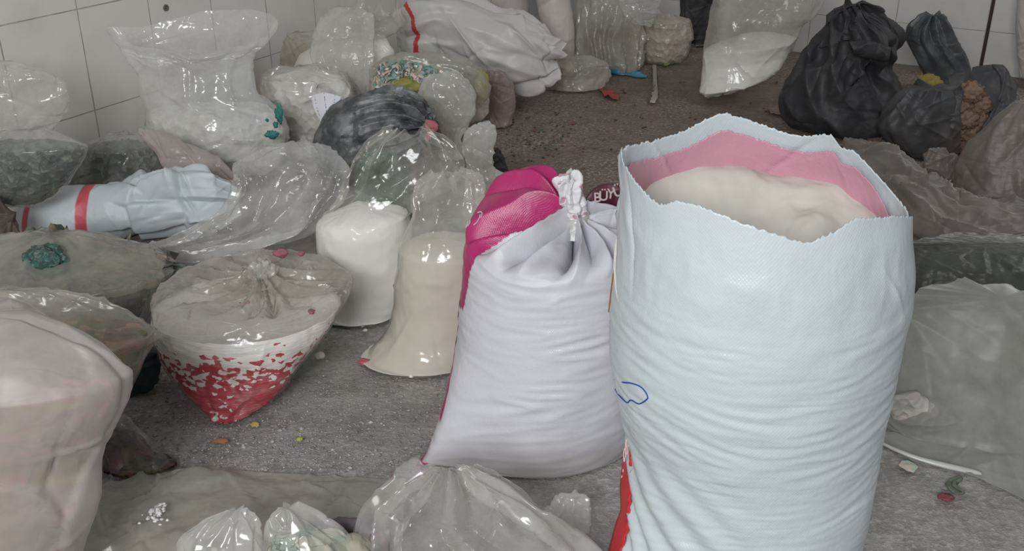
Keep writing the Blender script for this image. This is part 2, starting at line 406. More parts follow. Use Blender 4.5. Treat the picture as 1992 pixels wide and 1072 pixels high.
# upright white strip on the back wall and the dark open joint near its other end
def strip(name, x0, x1, mat, out_):
    a = back_hit(x0, 20); b = back_hit(x1, 20); a[2] = b[2] = 0.001
    up = np.array([0, 0, 2.4]); o = box_between(name, [a, b, b + up, a + up], -D1 * out_, mat, 'structure'); return o
strip('trim_1', 1386, 1420, solid_mat('white_trim_paint', srgb(214, 212, 206), rough=.5, var=.1), .02)
strip('trim_2', 1926, 1933, solid_mat('dark_joint', srgb(60, 50, 44), rough=.9), .003)
def wall_anchor():
    c = wall_hit(322, 15); r, n = .009, 18
    th_ = np.linspace(0, 2 * math.pi, n, endpoint=False)
    rows = []
    for rad, h in ((.012, .000), (.012, .004), (.007, .005), (.006, .001), (.004, .001), (.003, .004)):
        rows.append([c + NL * h + rad * (math.cos(a) * D1 + math.sin(a) * np.array([0, 0, 1])) for a in th_])
    o = grid_obj('wall_plug', np.array(rows), solid_mat('grey_plug', srgb(110, 104, 98)), base=c, cap1=True)
    tag(o, 'small grey screw plug set in the white tiled wall', 'screw plug')
wall_anchor()

# ------------------------------------------------------------------ bag builders
def bag(name, label, rings, film=F_CLEAR, cat='plastic bag', e=2.0, nv=120, nu=160, cr=(60, .1, .005, .006), lump=.007, lf=6, rid=.002, rf=16, fold=None, lin=.7,
        content=None, seed=1, open0=False, open1=False, group=None, floor=True, ragged=0, single=False, base=None, partname='film', fac='auto', cling=None, fill=None, rim=None):
    """content = (rings, material, part name, lump, lump frequency)"""
    V, S, PH = tube(rings, nv, nu, e, lin)
    if fac == 'auto':
        sz = np.linalg.norm(V.reshape(-1, 3).max(0) - V.reshape(-1, 3).min(0)); fac = (60, .15, .002 + sz * .003)
    facw = None
    s_c = None
    if fill: s_c = next(i for i, q in enumerate(rings) if q[1] >= fill[0]) / (len(rings) - 1)
    if cling: s_c = cling[0] / (len(rings) - 1); facw = sstep(s_c + .06, s_c - .06, S) * .9 + .1
    V = crumple(V, True, lump, lf, cr, rid, rf, fold, S, PH, seed, fac, facw)
    if rim is not None:                # how the open edge rises and dips round the mouth
        rp = np.array(rim); hz = np.interp(PH / (2 * math.pi), np.append(rp[:, 0], 1.0), np.append(rp[:, 1], rp[0, 1]))
        V[..., 2] += hz * sstep(.3, 0, S)
    if ragged:
        w = sstep(.12, 0, S)
        V[..., 2] += w * ragged * noise3(np.stack([np.cos(PH) * 2.2, np.sin(PH) * 2.2, PH * 0 + seed], -1), seed)
    if floor: settle(V)
    b = V.reshape(-1, 3); c = b.mean(0); c = np.array([c[0], c[1], b[:, 2].min()]) if base is None else base
    if single:
        o = grid_obj(name, V, film, None, c, cap0=not open0, cap1=not open1); tag(o, label, cat, group); return o
    t = thing(name, label, cat, c, group)
    grid_obj(partname, V, film, t, c, cap0=not open0, cap1=not open1, attr={'loose': sstep(s_c + .05, s_c - .05, S)} if s_c is not None else None)
    if cling:                          # the filling presses against the film
        N = normals(V); W = V - N * .0035
        body = W[max(1, int(s_c * (nv - 1))):]; ring = body[0]; q = ring.mean(0); rs_ = cling[3]
        top = np.array([q + (ring - q) * f + np.array([0, 0, rs_ * (1 - f * f)]) for f in (.04, .25, .45, .65, .85)])
        top[..., 2] += .008 * fbm(top, 14, 2, seed)
        body = np.concatenate([top, body]); 
        if floor: settle(body, .007)
        grid_obj(cling[2], body, cling[1], t, c, cap0=True, cap1=True, kind='stuff')
    if fill:                           # loose filling that follows the film from inside: (height line, material, name, rise, gap)
        ri = next(i for i, q in enumerate(rings) if q[1] >= fill[0]); k0 = max(2, int(ri / (len(rings) - 1) * (nv - 1)))
        N = normals(V); body = V[k0:-1] - N[k0:-1] * fill[4]
        body = body - N[k0:-1] * (np.abs(fbm(body, 16, 3, seed + 5)) * fill[4] * 1.6)[..., None]
        ring = body[0]; q = ring.mean(0)
        top = np.array([q + (ring - q) * f + np.array([0, 0, fill[3] * (1 - f * f)]) for f in (.03, .2, .38, .55, .7, .84, .94)])
        top[..., 2] += .012 * fbm(top, 18, 3, seed) * (1 if fill[3] else 0)
        body = np.concatenate([top, body])
        if floor: settle(body, .008)
        grid_obj(fill[2], body, fill[1], t, c, cap0=True, cap1=True, kind='stuff')
    for k in (content or []):
        rr, mt, pn, lm, lfq = k[:5]
        W, S2, PH2 = tube(rr, 70, 110, k[5] if len(k) > 5 else 2.1)
        W = crumple(W, True, lm, lfq, (0,), lm * .15, lfq * 3, None, S2, PH2, seed + 40)
        if floor: settle(W, .008)
        grid_obj(pn, W, mt, t, c, cap0=True, cap1=True, kind='stuff')
    return t, c

def inset(rings, px, i0=0, top=None):
    """the same rings pulled in by px, for what fills a bag"""
    r = [(a + px, b, c - px, d, *r_) for (a, b, c, d, *r_) in rings[i0:]]
    return r
def mound(rings, px, y_top, rise=10):
    """contents: the rings below y_top pulled in by px, closed on top by a low mound"""
    body = [r for r in rings if r[1] >= y_top]
    body = [(r[0] + px, r[1], r[2] - px, r[3], *r[4:]) for r in body]
    a = body[0]; cx = (a[0] + a[2]) / 2; hw = (a[2] - a[0]) / 2
    top = [(cx - hw * f, a[1] - rise * g, cx + hw * f, a[3] - rise * g, *a[4:]) for f, g in ((.06, 1.0), (.45, .92), (.8, .55))]
    return top + body

# ------------------------------------------------------------------ the open woven sack
WHITE = np.array(srgb(202, 211, 215)); PINK = np.array(srgb(206, 150, 167)); MAGENTA = np.array(srgb(196, 38, 122)); RED = np.array(srgb(214, 48, 58))
def zigzag(nu, amp, seed):
    r = np.random.RandomState(seed); return amp * (r.uniform(-1, 1, nu) * .6 + np.where(r.uniform(size=nu) < .35, .9, -.4))
def lines_disp(PH, Z, seed, amp, fz=52, fp=1.6):
    """the fine level wrinkles of a full woven sack"""
    q = np.stack([np.cos(PH) * fp, np.sin(PH) * fp, Z * fz + .9 * np.sin(PH * 2 + seed)], -1)
    m = sstep(-.15, .45, noise3(np.stack([np.cos(PH) * 1.3, np.sin(PH) * 1.3, Z * 9], -1), seed + 2))
    return amp * (1 - 2.2 * np.abs(noise3(q, seed))) * (.35 + .65 * m)
def open_sack():
    Y0 = 1.46; nu, nv = 420, 230
    left = [(300, 1210), (400, 1213), (480, 1206), (600, 1193), (700, 1192), (780, 1204), (850, 1222), (930, 1228), (1000, 1226), (1072, 1208), (1110, 1200), (1140, 1206)]
    right = [(300, 1735), (400, 1760), (480, 1763), (560, 1757), (650, 1738), (780, 1707), (900, 1690), (970, 1680), (1072, 1655), (1110, 1640), (1140, 1630)]
    ph = np.linspace(0, 2 * math.pi, nu, endpoint=False)
    top_b = np.array([(1205, 296), (1225, 282), (1270, 272), (1340, 250), (1395, 222), (1425, 213), (1470, 226), (1545, 252), (1590, 262), (1652, 257), (1660, 284), (1690, 290), (1712, 325), (1740, 375), (1764, 410)])
    top_f = np.array([(1205, 296), (1215, 322), (1240, 358), (1268, 388), (1285, 402), (1330, 396), (1370, 407), (1420, 427), (1500, 455), (1580, 478), (1640, 456), (1690, 430), (1745, 428), (1764, 424)])
    xc = 1485 + 279 * np.cos(ph)
    K = .9
    # footprint at the rim height
    A = P(1206, 380, Y0); B = P(1764, 420, Y0); C0 = (A + B) / 2; R0 = (B - A)[0] / 2
    px = C0[0] + R0 * np.cos(ph); py = Y0 + R0 * K * np.sin(ph)
    ztop = np.zeros(nu)
    for j in range(nu):
        tb = top_b if math.sin(ph[j]) >= 0 else top_f
        z = .7
        for _ in range(8):        # the point of the rim above (px, py) that is seen on the rim line
            q = np.array([px[j], py[j], z]) - _C; dd = q @ _F
            xi = 996 + FPX * (q @ _R) / dd
            yi = np.interp(xi, tb[:, 0], tb[:, 1]); r = ray(xi, yi); z = CAMH + r[2] / r[1] * py[j]
        ztop[j] = z
    k5 = np.array([1, 3, 6, 3, 1]) / 14; zt = sum(np.roll(ztop, s_) * w_ for s_, w_ in zip((-2, -1, 0, 1, 2), k5))
    ztop = zt + zigzag(nu, .0017, 3)
    s = np.linspace(0, 1, nv)
    Z = ztop[None] * (1 - s[:, None]) + .006 * s[:, None]
    V = np.zeros((nv, nu, 3)); yl = np.array(left, float); yr = np.array(right, float)
    # radius and centre at each height come from the outline of the standing sack
    zl = np.array([P(x, y, Y0)[2] for y, x in left]); Xl = np.array([P(x, y, Y0)[0] for y, x in left])
    zr = np.array([P(x, y, Y0)[2] for y, x in right]); Xr = np.array([P(x, y, Y0)[0] for y, x in right])
    LX = np.interp(Z, zl[::-1], Xl[::-1]); RX = np.interp(Z, zr[::-1], Xr[::-1])
    LX = sum(np.roll(LX, 0, 0) for _ in (0,)); cx = (LX + RX) / 2; rx = (RX - LX) / 2
    rx = rx * np.where(Z < .05, 1 - .16 * ((.05 - Z) / .05) ** 2, 1)
    V[..., 0] = cx + rx * np.cos(ph); V[..., 1] = Y0 + rx * K * np.sin(ph); V[..., 2] = Z
    for a in (0, 1):               # soften the outline's corners
        for _ in range(6): V[3:-3, :, a] = (V[2:-4, :, a] + V[3:-3, :, a] * 2 + V[4:-2, :, a]) / 4
    PH = np.repeat(ph[None], nv, 0); N = normals(V)
    below = ztop[None] - Z
    full = sstep(.1, .22, below)
    d = (lines_disp(PH, Z + .035 * np.cos(PH - 2.0) * sstep(.35, 0, Z), 11, .0036, 46) + lines_disp(PH, Z + .03 * np.cos(PH - 2.0) * sstep(.4, 0, Z), 14, .0022, 95, 1.1)) * full
    d += .006 * fbm(V, 5, 2, 4) + .004 * sstep(.02, .1, below) * (1 - full) * ridge(V * np.array([1, 1, .6]), 11, 2, 9)
    d += creases(V, N, 46, .13, .005, .008, 21) * (1 - full)
    # slanting pulls towards the lower corner
    q = (PH - 3.9) * .9 + Z * 4.2
    d += .006 * sstep(.42, .1, Z) * sstep(4.9, 4.0, PH) * sstep(2.6, 3.2, PH) * np.sin(q * 17 + noise3(V * 6, 3) * 2)
    # the collar leans a little inwards at the near side
    V = V + N * d[..., None]
    base = np.array([C0[0], Y0, 0.0])
    pat = np.repeat(np.repeat(WHITE[None, None], nv, 0), nu, 1).copy()
    weave = np.stack([PH / 6.283, Z / 1.5, Z * 0], -1)
    t = thing('woven_sack', 'large open white woven sack filled with white powder, pink band inside its rim', 'sack', base)
    o = grid_obj('sack_body', V, M_WOVEN, t, base, cap1=True, attr={'pattern': pat, 'weave': weave})
    m = o.modifiers.new('cloth', 'SOLIDIFY'); m.thickness = .0015; m.offset = -1
    # pink band woven into the far inside of the mouth
    sel = np.where((np.sin(ph) > -.05))[0]; js = np.arange(sel[0] - 14, sel[-1] + 2) % nu
    jj = np.arange(-14, nu // 2 + 10); J = jj % nu
    n2 = 26; tt = np.linspace(0, 1, n2)
    xk = (math.pi - ph[J] + 2 * math.pi) % (2 * math.pi)
    up0 = .028 * np.ones(len(J)); lo0 = .108 * np.ones(len(J))
    up0 += .04 * sstep(.45, -.05, np.where(ph[J] > 5, ph[J] - 6.283, ph[J]))
    Zb = ztop[J][None] - (up0[None] * (1 - tt[:, None]) + lo0[None] * tt[:, None])
    IN = V[np.clip(((ztop[J][None] - Zb) / ztop[J][None] * (nv - 1)).astype(int), 0, nv - 1), J[None]]
    cc = np.array([C0[0], Y0, 0]); 
    Wd = IN.copy(); Wd[..., 2] = Zb; dirn = (cc[None, None] - Wd); dirn[..., 2] = 0; dirn /= np.linalg.norm(dirn, axis=2)[..., None]
    Wd = Wd + dirn * .005
    grid_obj('pink_band', Wd, woven_mat('pink_woven_band', trans=.1, dirt_amt=.1), t, base, wrap=False,
             attr={'pattern': np.repeat(np.repeat(PINK[None, None], n2, 0), len(J), 1), 'weave': np.stack([np.repeat(ph[J][None], n2, 0) / 6.283, Zb / 1.5, Zb * 0], -1)}, solid=.001)
    # powder
    m_, k_ = 70, 160; rr = np.linspace(0, 1, m_); pp = np.linspace(0, 2 * math.pi, k_, endpoint=False)
    X = C0[0] + np.outer(rr, np.cos(pp)) * (R0 + .004); Yp = Y0 + np.outer(rr, np.sin(pp)) * (R0 * K + .004)
    W = np.stack([X, Yp, X * 0], -1); u = (X - C0[0]) / R0; v = (Yp - Y0) / (R0 * K)
    z = .548 + .145 * sstep(-.45, .9, v) + .02 * sstep(.5, 1, np.hypot(u, v)) - .045 * np.exp(-((u + .2) ** 2 + (v + .35) ** 2) / .18)
    z += .035 * np.exp(-((u - .45) ** 2 + (v - .3) ** 2) / .03) + .03 * np.exp(-((u - .2) ** 2 + (v + .05) ** 2) / .012) + .03 * np.exp(-((u - .7) ** 2 + (v + .1) ** 2) / .03) + .02 * np.exp(-((u + .25) ** 2 + (v - .1) ** 2) / .05)
    z += .022 * fbm(W, 9, 4, 6) - .010 * (ridge(W, 10, 2, 3) - 1) * sstep(.5, .1, np.abs(v))
    W[..., 2] = z
    grid_obj('powder', W[::-1], solid_mat('off_white_powder', srgb(202, 197, 187), rough=.9, spec=.05, bump=.3, bscale=26, var=.08), t, base, cap1=True, kind='stuff')
    # red printed side gusset low on one side
    edge_px = [(868, 1226, 1222), (900, 1228, 1214), (950, 1226, 1209), (990, 1222, 1210), (1020, 1222, 1200), (1072, 1206, 1186), (1120, 1190, 1170)]
    rows = []
    for y, xr_, xl_ in edge_px: rows.append([*P(xl_, y, 1.49), *P(xr_ + 4, y, 1.43)])
    X = interp(rows, 40); aa = np.linspace(0, 1, 9)[None, :, None]
    Gs = X[:, None, :3] * (1 - aa) + X[:, None, 3:] * aa
    Gs[:, -3:, 0] += .002 * np.sin(np.arange(40) * 1.9)[:, None]
    Gs[..., 1] -= .012 * np.sin(np.linspace(0, 1, 9) * math.pi)[None]
    Gs[..., 2] = np.maximum(Gs[..., 2], .006)
    grid_obj('side_gusset', Gs, solid_mat('red_printed_woven', srgb(206, 52, 60), rough=.45, bump=.2), t, base, wrap=False, solid=.003)
    pr = solid_mat('pale_pink_print', srgb(224, 190, 186), rough=.5)
    for pts in ([(1220, 854), (1218, 862), (1220, 872), (1221, 880), (1219, 884), (1217, 876), (1217, 862), (1220, 854)], [(1223, 850), (1224, 860), (1222, 868)], [(1215, 872), (1213, 884), (1214, 898), (1216, 890), (1217, 878), (1215, 872)], [(1212, 913), (1212, 918)], [(1210, 925), (1209, 929)]):
        q = interp([P(x, y, 1.43) for x, y in pts], 30) - base
        cu = bpy.data.curves.new('printed_mark', 'CURVE'); cu.dimensions = '3D'; cu.bevel_depth = .0009; sp_ = cu.splines.new('POLY'); sp_.points.add(29)
        for i_, a_ in enumerate(q): sp_.points[i_].co = (*a_, 1)
        cu.materials.append(pr); o_ = bpy.data.objects.new('printed_mark', cu); COL.objects.link(o_); o_.parent = t
    # thin orange seam higher up on the same side
    sm = interp([[*P(1208, 500, 1.51)], [*P(1200, 540, 1.51)], [*P(1195, 580, 1.51)], [*P(1192, 606, 1.51)]], 20)
    grid_obj('seam', np.stack([sm - [.006, 0, 0], sm + [.001, -.012, 0]], 1), solid_mat('ochre_seam', srgb(186, 138, 74)), t, base, wrap=False, solid=.002)
    # blue pen mark
    pen = [(1197, 738), (1215, 742), (1232, 745), (1250, 754), (1263, 770), (1258, 779), (1244, 786), (1232, 779), (1227, 778), (1222, 781), (1208, 770), (1199, 757)]
    def on_surface(x, y):
        # nearest front point of the sack to the view ray
        best = None; r = ray(x, y); r = r / np.linalg.norm(r); Q = V[60:, :] - _C; tt_ = Q @ r
        D = np.linalg.norm(Q - tt_[..., None] * r, axis=2) + (tt_ > 1.95) * 9 + np.where(N[60:] @ r > 0.1, 9, 0)
        i = np.unravel_index(D.argmin(), D.shape); return V[60:][i] + N[60:][i] * .0022
    pp_ = np.array([on_surface(*a) for a in pen]); pp_ = interp(pp_, 90)
    cu = bpy.data.curves.new('pen_mark', 'CURVE'); cu.dimensions = '3D'; cu.bevel_depth = .0011; cu.bevel_resolution = 2
    sp = cu.splines.new('POLY'); sp.points.add(len(pp_) - 1)
    for i, a in enumerate(pp_): sp.points[i].co = (*(a - base), 1)
    cu.materials.append(solid_mat('blue_ink', srgb(34, 70, 160), rough=.5)); po = bpy.data.objects.new('pen_mark', cu); COL.objects.link(po); po.parent = t
    po['label'] = 'blue pen outline'
open_sack()

# ------------------------------------------------------------------ the tied white and magenta sack
def tied_sack():
    Y0 = 1.93; nu, nv = 380, 230
    rows = [  # left x, right x, y, lift
        (1108, 1122, 450), (1070, 1150, 452), (1006, 1200, 456), (944, 1236, 462), (914, 1256, 474), (904, 1262, 496), (900, 1264, 550), (894, 1262, 620), (884, 1258, 690), (876, 1252, 760),
        (868, 1244, 810), (862, 1230, 845), (872, 1216, 862), (900, 1190, 868)]
    V, S, PH = tube([(a, y, b, y, Y0, .86) for a, b, y in rows], nv, nu)
    N = normals(V); zz = V[..., 2]
    top = sstep(.34, .0, S)
    d = lines_disp(PH, zz + .03 * np.cos(PH - 1) - .05 * sstep(5.0, 6.2, PH) * sstep(.4, .1, zz), 31, .0062, 44) * (1 - top)
    V = crumple(V, True, .006, 5, (0,), 0, 10, (13, .042, .40, .02), S, PH, 5) + N * d[..., None]
    # slack corner of the sack base, drawn out towards one side
    c = P(788, 925, 1.775); w = np.exp(-((PH - 3.6) / .40) ** 2) * sstep(.16, -.02, (zz - .10))
    V = V + ((c - V) * (w * .8 * sstep(.45, .95, S))[..., None])
    V = V + (creases(V, N, 40, .12, .005, .009, 17) * top)[..., None] * N
    dphi = np.abs(PH - 2.15); V[..., 2] += .095 * np.exp(-(dphi / .75) ** 2) * sstep(.0, .16, S) * sstep(.52, .3, S)
    settle(V)
    base = np.array([V[..., 0].mean(), Y0, 0.0])
    pat = np.repeat(np.repeat(np.array(srgb(214, 214, 221))[None, None], nv, 0), nu, 1).copy()
    grime_shade = sstep(-.25, .4, fbm(V, 9, 3, 12)) * sstep(.36, .24, S) * .5 + sstep(.66, .82, S + .08 * fbm(V, 8, 2, 3)) * .6  # grime together with shade painted into the colour, at neck folds and base
    pat = pat * (1 - grime_shade[..., None]) + grime_shade[..., None] * np.array(srgb(134, 118, 110))
    # printed magenta back panel wraps round to the far side of the shoulder
    wob = 0.0
    lim = np.interp(S[:, 0], [0, .05, .2, .3, .36, .42, .5, .52, .6, .64, .7, 1], [1.55, 1.5, 1.6, 3.02, 3.2, 3.3, 3.38, 3.12, 3.12, 3.46, 3.2, 3.16])
    start = 1.25
    m = (PH > start) & (PH < (3.42 - .0 * S) * 0 + np.interp(S, [0, .12, .22, .3, .36, .44, .5, .505, .6, .605, .68, .685, 1], [3.25, 3.4, 3.5, 3.55, 3.6, 3.5, 3.42, 3.2, 3.2, 3.3, 3.52, 3.2, 3.22]) + wob)
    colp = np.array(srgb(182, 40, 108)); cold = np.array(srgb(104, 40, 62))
    dusty = sstep(-.1, .5, fbm(V, 16, 3, 9))[..., None] * .55
    pat[m] = (colp * (1 - dusty) + dusty * np.array(srgb(168, 92, 118)))[m]
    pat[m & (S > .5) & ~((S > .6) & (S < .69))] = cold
    tip = (w > .25) & (S > .8) & (PH < 3.75) & (PH > 3.2)
    pat[tip] = np.array(srgb(190, 44, 92))
    t = thing('tied_sack', 'white and magenta woven sack tied at its neck, standing beside the open sack', 'sack', base)
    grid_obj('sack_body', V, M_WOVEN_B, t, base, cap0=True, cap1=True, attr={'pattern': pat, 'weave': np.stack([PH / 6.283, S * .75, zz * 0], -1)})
    # twisted neck above the tie
    K = [(1104, 345, 1112, 345, Y0 + .0, .9), (1086, 348, 1126, 346, Y0, .9), (1082, 362, 1128, 358, Y0, .9), (1090, 385, 1134, 378, Y0, .9), (1098, 408, 1138, 402, Y0, .9), (1098, 425, 1142, 420, Y0, .9), (1096, 440, 1140, 438, Y0, 1), (1090, 458, 1146, 458, Y0, 1)]
    V2, S2, P2 = tube(K, 120, 120)
    V2 = crumple(V2, True, .006, 30, (60, .03, .004, .006), .004, 45, (7, .007, 1.01, 0), S2, P2 + S2 * 2.2, 8)
    pat2 = np.repeat(np.repeat(np.array(srgb(228, 226, 228))[None, None], 120, 0), 120, 1).copy()
    pk = noise3(V2 * 50, 2) > .28; pat2[pk & (S2 < .75)] = np.array(srgb(196, 150, 172))
    grid_obj('twisted_neck', V2, M_WOVEN_B, t, base, cap0=True, cap1=True, attr={'pattern': pat2, 'weave': np.stack([P2 / 6.283, S2 * .1, S2 * 0], -1)})
    # clear strip that ties the neck
    th_ = np.linspace(0, 2 * math.pi, 60, endpoint=False); c0 = (P(1098, 432, Y0) + P(1141, 426, Y0)) / 2
    rows = []
    for k, (dz, r) in enumerate([(-.014, .025), (-.006, .0285), (.004, .0285), (.013, .025)]):
        rows.append([c0 + np.array([r * math.cos(a), r * math.sin(a), dz + .006 * math.cos(a)]) for a in th_])
    grid_obj('tie_strip', np.array(rows), F_CLEAR, t, base, solid=.001)
    # pulled-up white folds to the knot and the dark printed flap behind them
    for (rings, sd) in (([(1128, 428, 1140, 442, Y0 + .0, .7), (1150, 416, 1152, 444, Y0, .7), (1185, 408, 1188, 446, Y0 + .01, .6), (1222, 404, 1225, 452, Y0 + .02, .5), (1250, 415, 1250, 452, Y0 + .02, .5)], 2),):
        V3, S3, P3 = tube(rings, 60, 60, 1.7)
        V3 = crumple(V3, True, .004, 14, (20, .06, .004, .005), 0, 10, (6, .006, 0, -.01), S3, P3, sd)
        grid_obj('gathered_fold', V3, M_WOVEN_B, t, base, cap0=True, cap1=True, attr={'pattern': np.repeat(np.repeat(np.array(srgb(214, 214, 221))[None, None], 60, 0), 60, 1), 'weave': np.stack([P3 / 6.283, S3 * .1, S3 * 0], -1)})
    fl = [(1135, 395, 1150, 415, Y0 + .05, .3), (1150, 372, 1175, 418, Y0 + .06, .3), (1175, 358, 1195, 415, Y0 + .07, .3), (1205, 358, 1222, 410, Y0 + .07, .3), (1225, 370, 1240, 408, Y0 + .07, .3)]
    V4, S4, P4 = tube(fl, 50, 60, 1.6); V4 = crumple(V4, True, .003, 20, (12, .04, .004, .003), 0, 1, None, S4, P4, 4)
    ov = P(1183, 378, Y0 + .05)
    grid_obj('printed_flap', V4, solid_mat('dark_cherry_print', srgb(84, 32, 46), rough=.4, spec=.5), t, base, cap0=True, cap1=True)
    def lettering(txt, px, py, Y, size, rz, tilt, mat, nm='printed_letters'):
        cu = bpy.data.curves.new(nm, 'FONT'); cu.body = txt; cu.size = size; cu.extrude = .0006; cu.align_x = 'CENTER'; cu.align_y = 'CENTER'; cu.offset = .0004
        cu.materials.append(mat); o = bpy.data.objects.new(nm, cu); COL.objects.link(o); o.parent = t
        o.location = Vector(P(px, py, Y) - base); o.rotation_euler = (math.radians(tilt), rz, 0)
    pale = solid_mat('pale_print', srgb(176, 158, 156), rough=.5)
    for ch, lx, ly, sz, rot in (('B', 1162, 385, .027, 4), ('Ü', 1174, 382, .027, 0), ('Y', 1188, 378, .027, -6), ('Ü', 1203, 373, .030, 20)):
        lettering(ch, lx, ly, Y0 + .012, sz, math.radians(-rot), 76, pale)
    wht = solid_mat('white_print', srgb(214, 190, 204), rough=.5)
    def ring_mark(pts, Y, nm='printed_ring', r=.0011):
        q = interp([P(x, y, Y) for x, y in pts], 40) - base
        cu = bpy.data.curves.new(nm, 'CURVE'); cu.dimensions = '3D'; cu.bevel_depth = r; sp = cu.splines.new('POLY'); sp.points.add(39)
        for i_, a_ in enumerate(q): sp.points[i_].co = (*a_, 1)
        cu.materials.append(wht); o = bpy.data.objects.new(nm, cu); COL.objects.link(o); o.parent = t
    def surf_y(x, y):
        r_ = ray(x, y); r_ = r_ / np.linalg.norm(r_); Q = V - _C; D_ = np.linalg.norm(Q - (Q @ r_)[..., None] * r_, axis=2) + (N @ r_ > .1) * 9
        return V[np.unravel_index(D_.argmin(), D_.shape)][1] - .004
    for pts in ([(918, 444), (926, 436), (934, 425), (938, 416), (935, 412), (929, 414)], [(921, 438), (928, 432), (933, 423), (934, 417)], [(906, 443), (909, 437), (910, 431)], [(910, 440), (914, 433), (914, 429)]):
        ring_mark(pts, surf_y(*pts[len(pts) // 2]))
M_WOVEN_B = woven_mat('woven_polypropylene_lilac', dirt_amt=.4, dirt=(.72, .69, .7))
tied_sack()

def curve_to_mesh(o):
    """turn a curve or lettering object into a plain mesh object"""
    dg = bpy.context.evaluated_depsgraph_get(); dg.update()
    me = bpy.data.meshes.new_from_object(o.evaluated_get(dg)); me.name = o.name
    n = bpy.data.objects.new(o.name, me); COL.objects.link(n)
    n.parent = o.parent; n.location = o.location; n.rotation_euler = o.rotation_euler
    if 'label' in o: n['label'] = o['label']
    nm = o.name; bpy.data.objects.remove(o); n.name = nm
    return n
for _o in [o for o in bpy.data.objects if o.type in ('FONT', 'CURVE')]: curve_to_mesh(_o)

# ------------------------------------------------------------------ tied clear bag of white powder and red chips
def red_chip_bag():
    R_ = [(494, 540, 520, 540, 2.19, .8), (470, 552, 560, 552, 2.19, .85), (400, 556, 630, 553, 2.185, .88), (330, 552, 668, 548, 2.18, .9), (303, 566, 678, 562, 2.17, .86), (297, 600, 664, 592, 2.14, .8), (300, 645, 640, 640, 2.1, .72), (318, 700, 596, 698, 2.06, .62), (352, 755, 545, 758, 2.01, .52), (392, 800, 492, 802, 1.97, .4), (418, 828, 446, 830, 1.945, .3)]
    V, S, PH = tube(R_, 190, 260, 2.0)
    V = crumple(V, True, .008, 7, (50, .1, .005, .006), .002, 22, (14, .026, .38, .03), S, PH, 12)
    N = normals(V); V += N * (lines_disp(PH, V[..., 2], 5, .0035, 60) * sstep(.4, .55, S))[..., None]
    N2 = normals(V)
    V += N2 * (creases(V, N2, 150, .09, .0035, .014, 50) * sstep(.5, .3, S))[..., None]
    N2 = normals(V)
    settle(V); c = np.array([V[..., 0].mean(), V[..., 1].mean(), 0])
    t = thing('tied_powder_bag', 'clear bag knotted on top holding white powder over bright red chips', 'plastic bag', c)
    W = V.copy(); W -= N2 * .004
    i0 = 0
    k = np.where(S[:, 0] > .50)[0][0]
    body = W[k:]; ring = body[0]; ctr = ring.mean(0)
    capr = [ctr + (ring - ctr) * f - np.array([0, 0, .055 * (1 - f ** 3)]) for f in (.05, .3, .55, .8, .93)]
    body = np.concatenate([np.array(capr), body]); settle(body, .008)
    crest = np.zeros(body.shape[:2]); crest[:8] = 1
    grid_obj('powder', body, powder_red_mat('powder_with_red_chips', .06, .175), t, c, cap0=True, cap1=True, kind='stuff', attr={'crest': crest})
    grid_obj('film', V, film_mat('dusty_tied_film', col=(.60, .56, .50), a0=.4, a1=.85, rough=.16, dust=.4, bump=.3, cling=True, acl=.05), t, c, cap0=True, cap1=True, attr={'loose': sstep(.50, .44, S)})
    K = [(496, 512, 512, 508, 2.19, .9), (488, 520, 528, 514, 2.19, .9), (484, 532, 538, 526, 2.19, .9), (492, 545, 530, 540, 2.19, .9), (478, 556, 545, 552, 2.18, .9)]
    A, S2, P2 = tube(K, 60, 90); A = crumple(A, True, .006, 25, (40, .03, .004, .006), .004, 40, (6, .007, 1.01, 0), S2, P2 + S2 * 3, 9)
    grid_obj('knot', A, F_MILKY, t, c, cap0=True, cap1=True)
    return t
red_chip_bag()

CH_GREEN = chips_mat('dark_green_flakes', [srgb(58, 70, 60), srgb(88, 98, 88), srgb(44, 54, 48), srgb(110, 116, 104), srgb(64, 84, 70)], 55)
CH_TEAL = chips_mat('teal_flakes', [srgb(58, 98, 90), srgb(68, 90, 84), srgb(90, 108, 100), srgb(56, 84, 78)], 80)
CH_PASTEL = chips_mat('pastel_shavings', [srgb(206, 190, 170), srgb(120, 170, 160), srgb(214, 176, 150), srgb(190, 190, 172), srgb(98, 150, 120), srgb(222, 214, 200)], 62)
CH_RAINBOW = chips_mat('mixed_colour_shavings', [srgb(160, 84, 78), srgb(164, 154, 88), srgb(112, 118, 84), srgb(128, 92, 78), srgb(178, 146, 118), srgb(104, 92, 76)], 34)
CH_BROWN = chips_mat('dark_mixed_shavings', [srgb(84, 62, 52), srgb(104, 92, 56), srgb(70, 50, 46), srgb(116, 60, 58), srgb(80, 78, 58)], 40)
CH_BEIGE = chips_mat('beige_shavings', [srgb(198, 186, 170), srgb(176, 160, 142), srgb(212, 204, 192), srgb(186, 172, 160)], 40)
CH_BANDS = chips_mat('banded_colour_shavings', [srgb(170, 160, 96), srgb(180, 118, 114), srgb(138, 118, 104), srgb(154, 140, 122), srgb(146, 128, 118), srgb(168, 152, 138)], 10, bump=.4, stretch=(1, 1, 4))
CH_PAPER = chips_mat('grey_paper_scraps', [srgb(170, 168, 160), srgb(156, 152, 144), srgb(160, 152, 146), srgb(176, 172, 164)], 50, bump=.5)
CH_WHITE = chips_mat('pale_flakes', [srgb(222, 220, 216), srgb(206, 204, 200), srgb(232, 230, 226)], 38, bump=.5)
CH_PALE = chips_mat('pale_green_specked_flakes', [srgb(214, 214, 208), srgb(200, 202, 198), srgb(224, 222, 216), srgb(208, 206, 200), srgb(214, 212, 206), srgb(196, 196, 192), srgb(220, 218, 214), srgb(206, 206, 202), srgb(216, 214, 210), srgb(212, 210, 206), srgb(202, 200, 196)], 60, bump=.4)

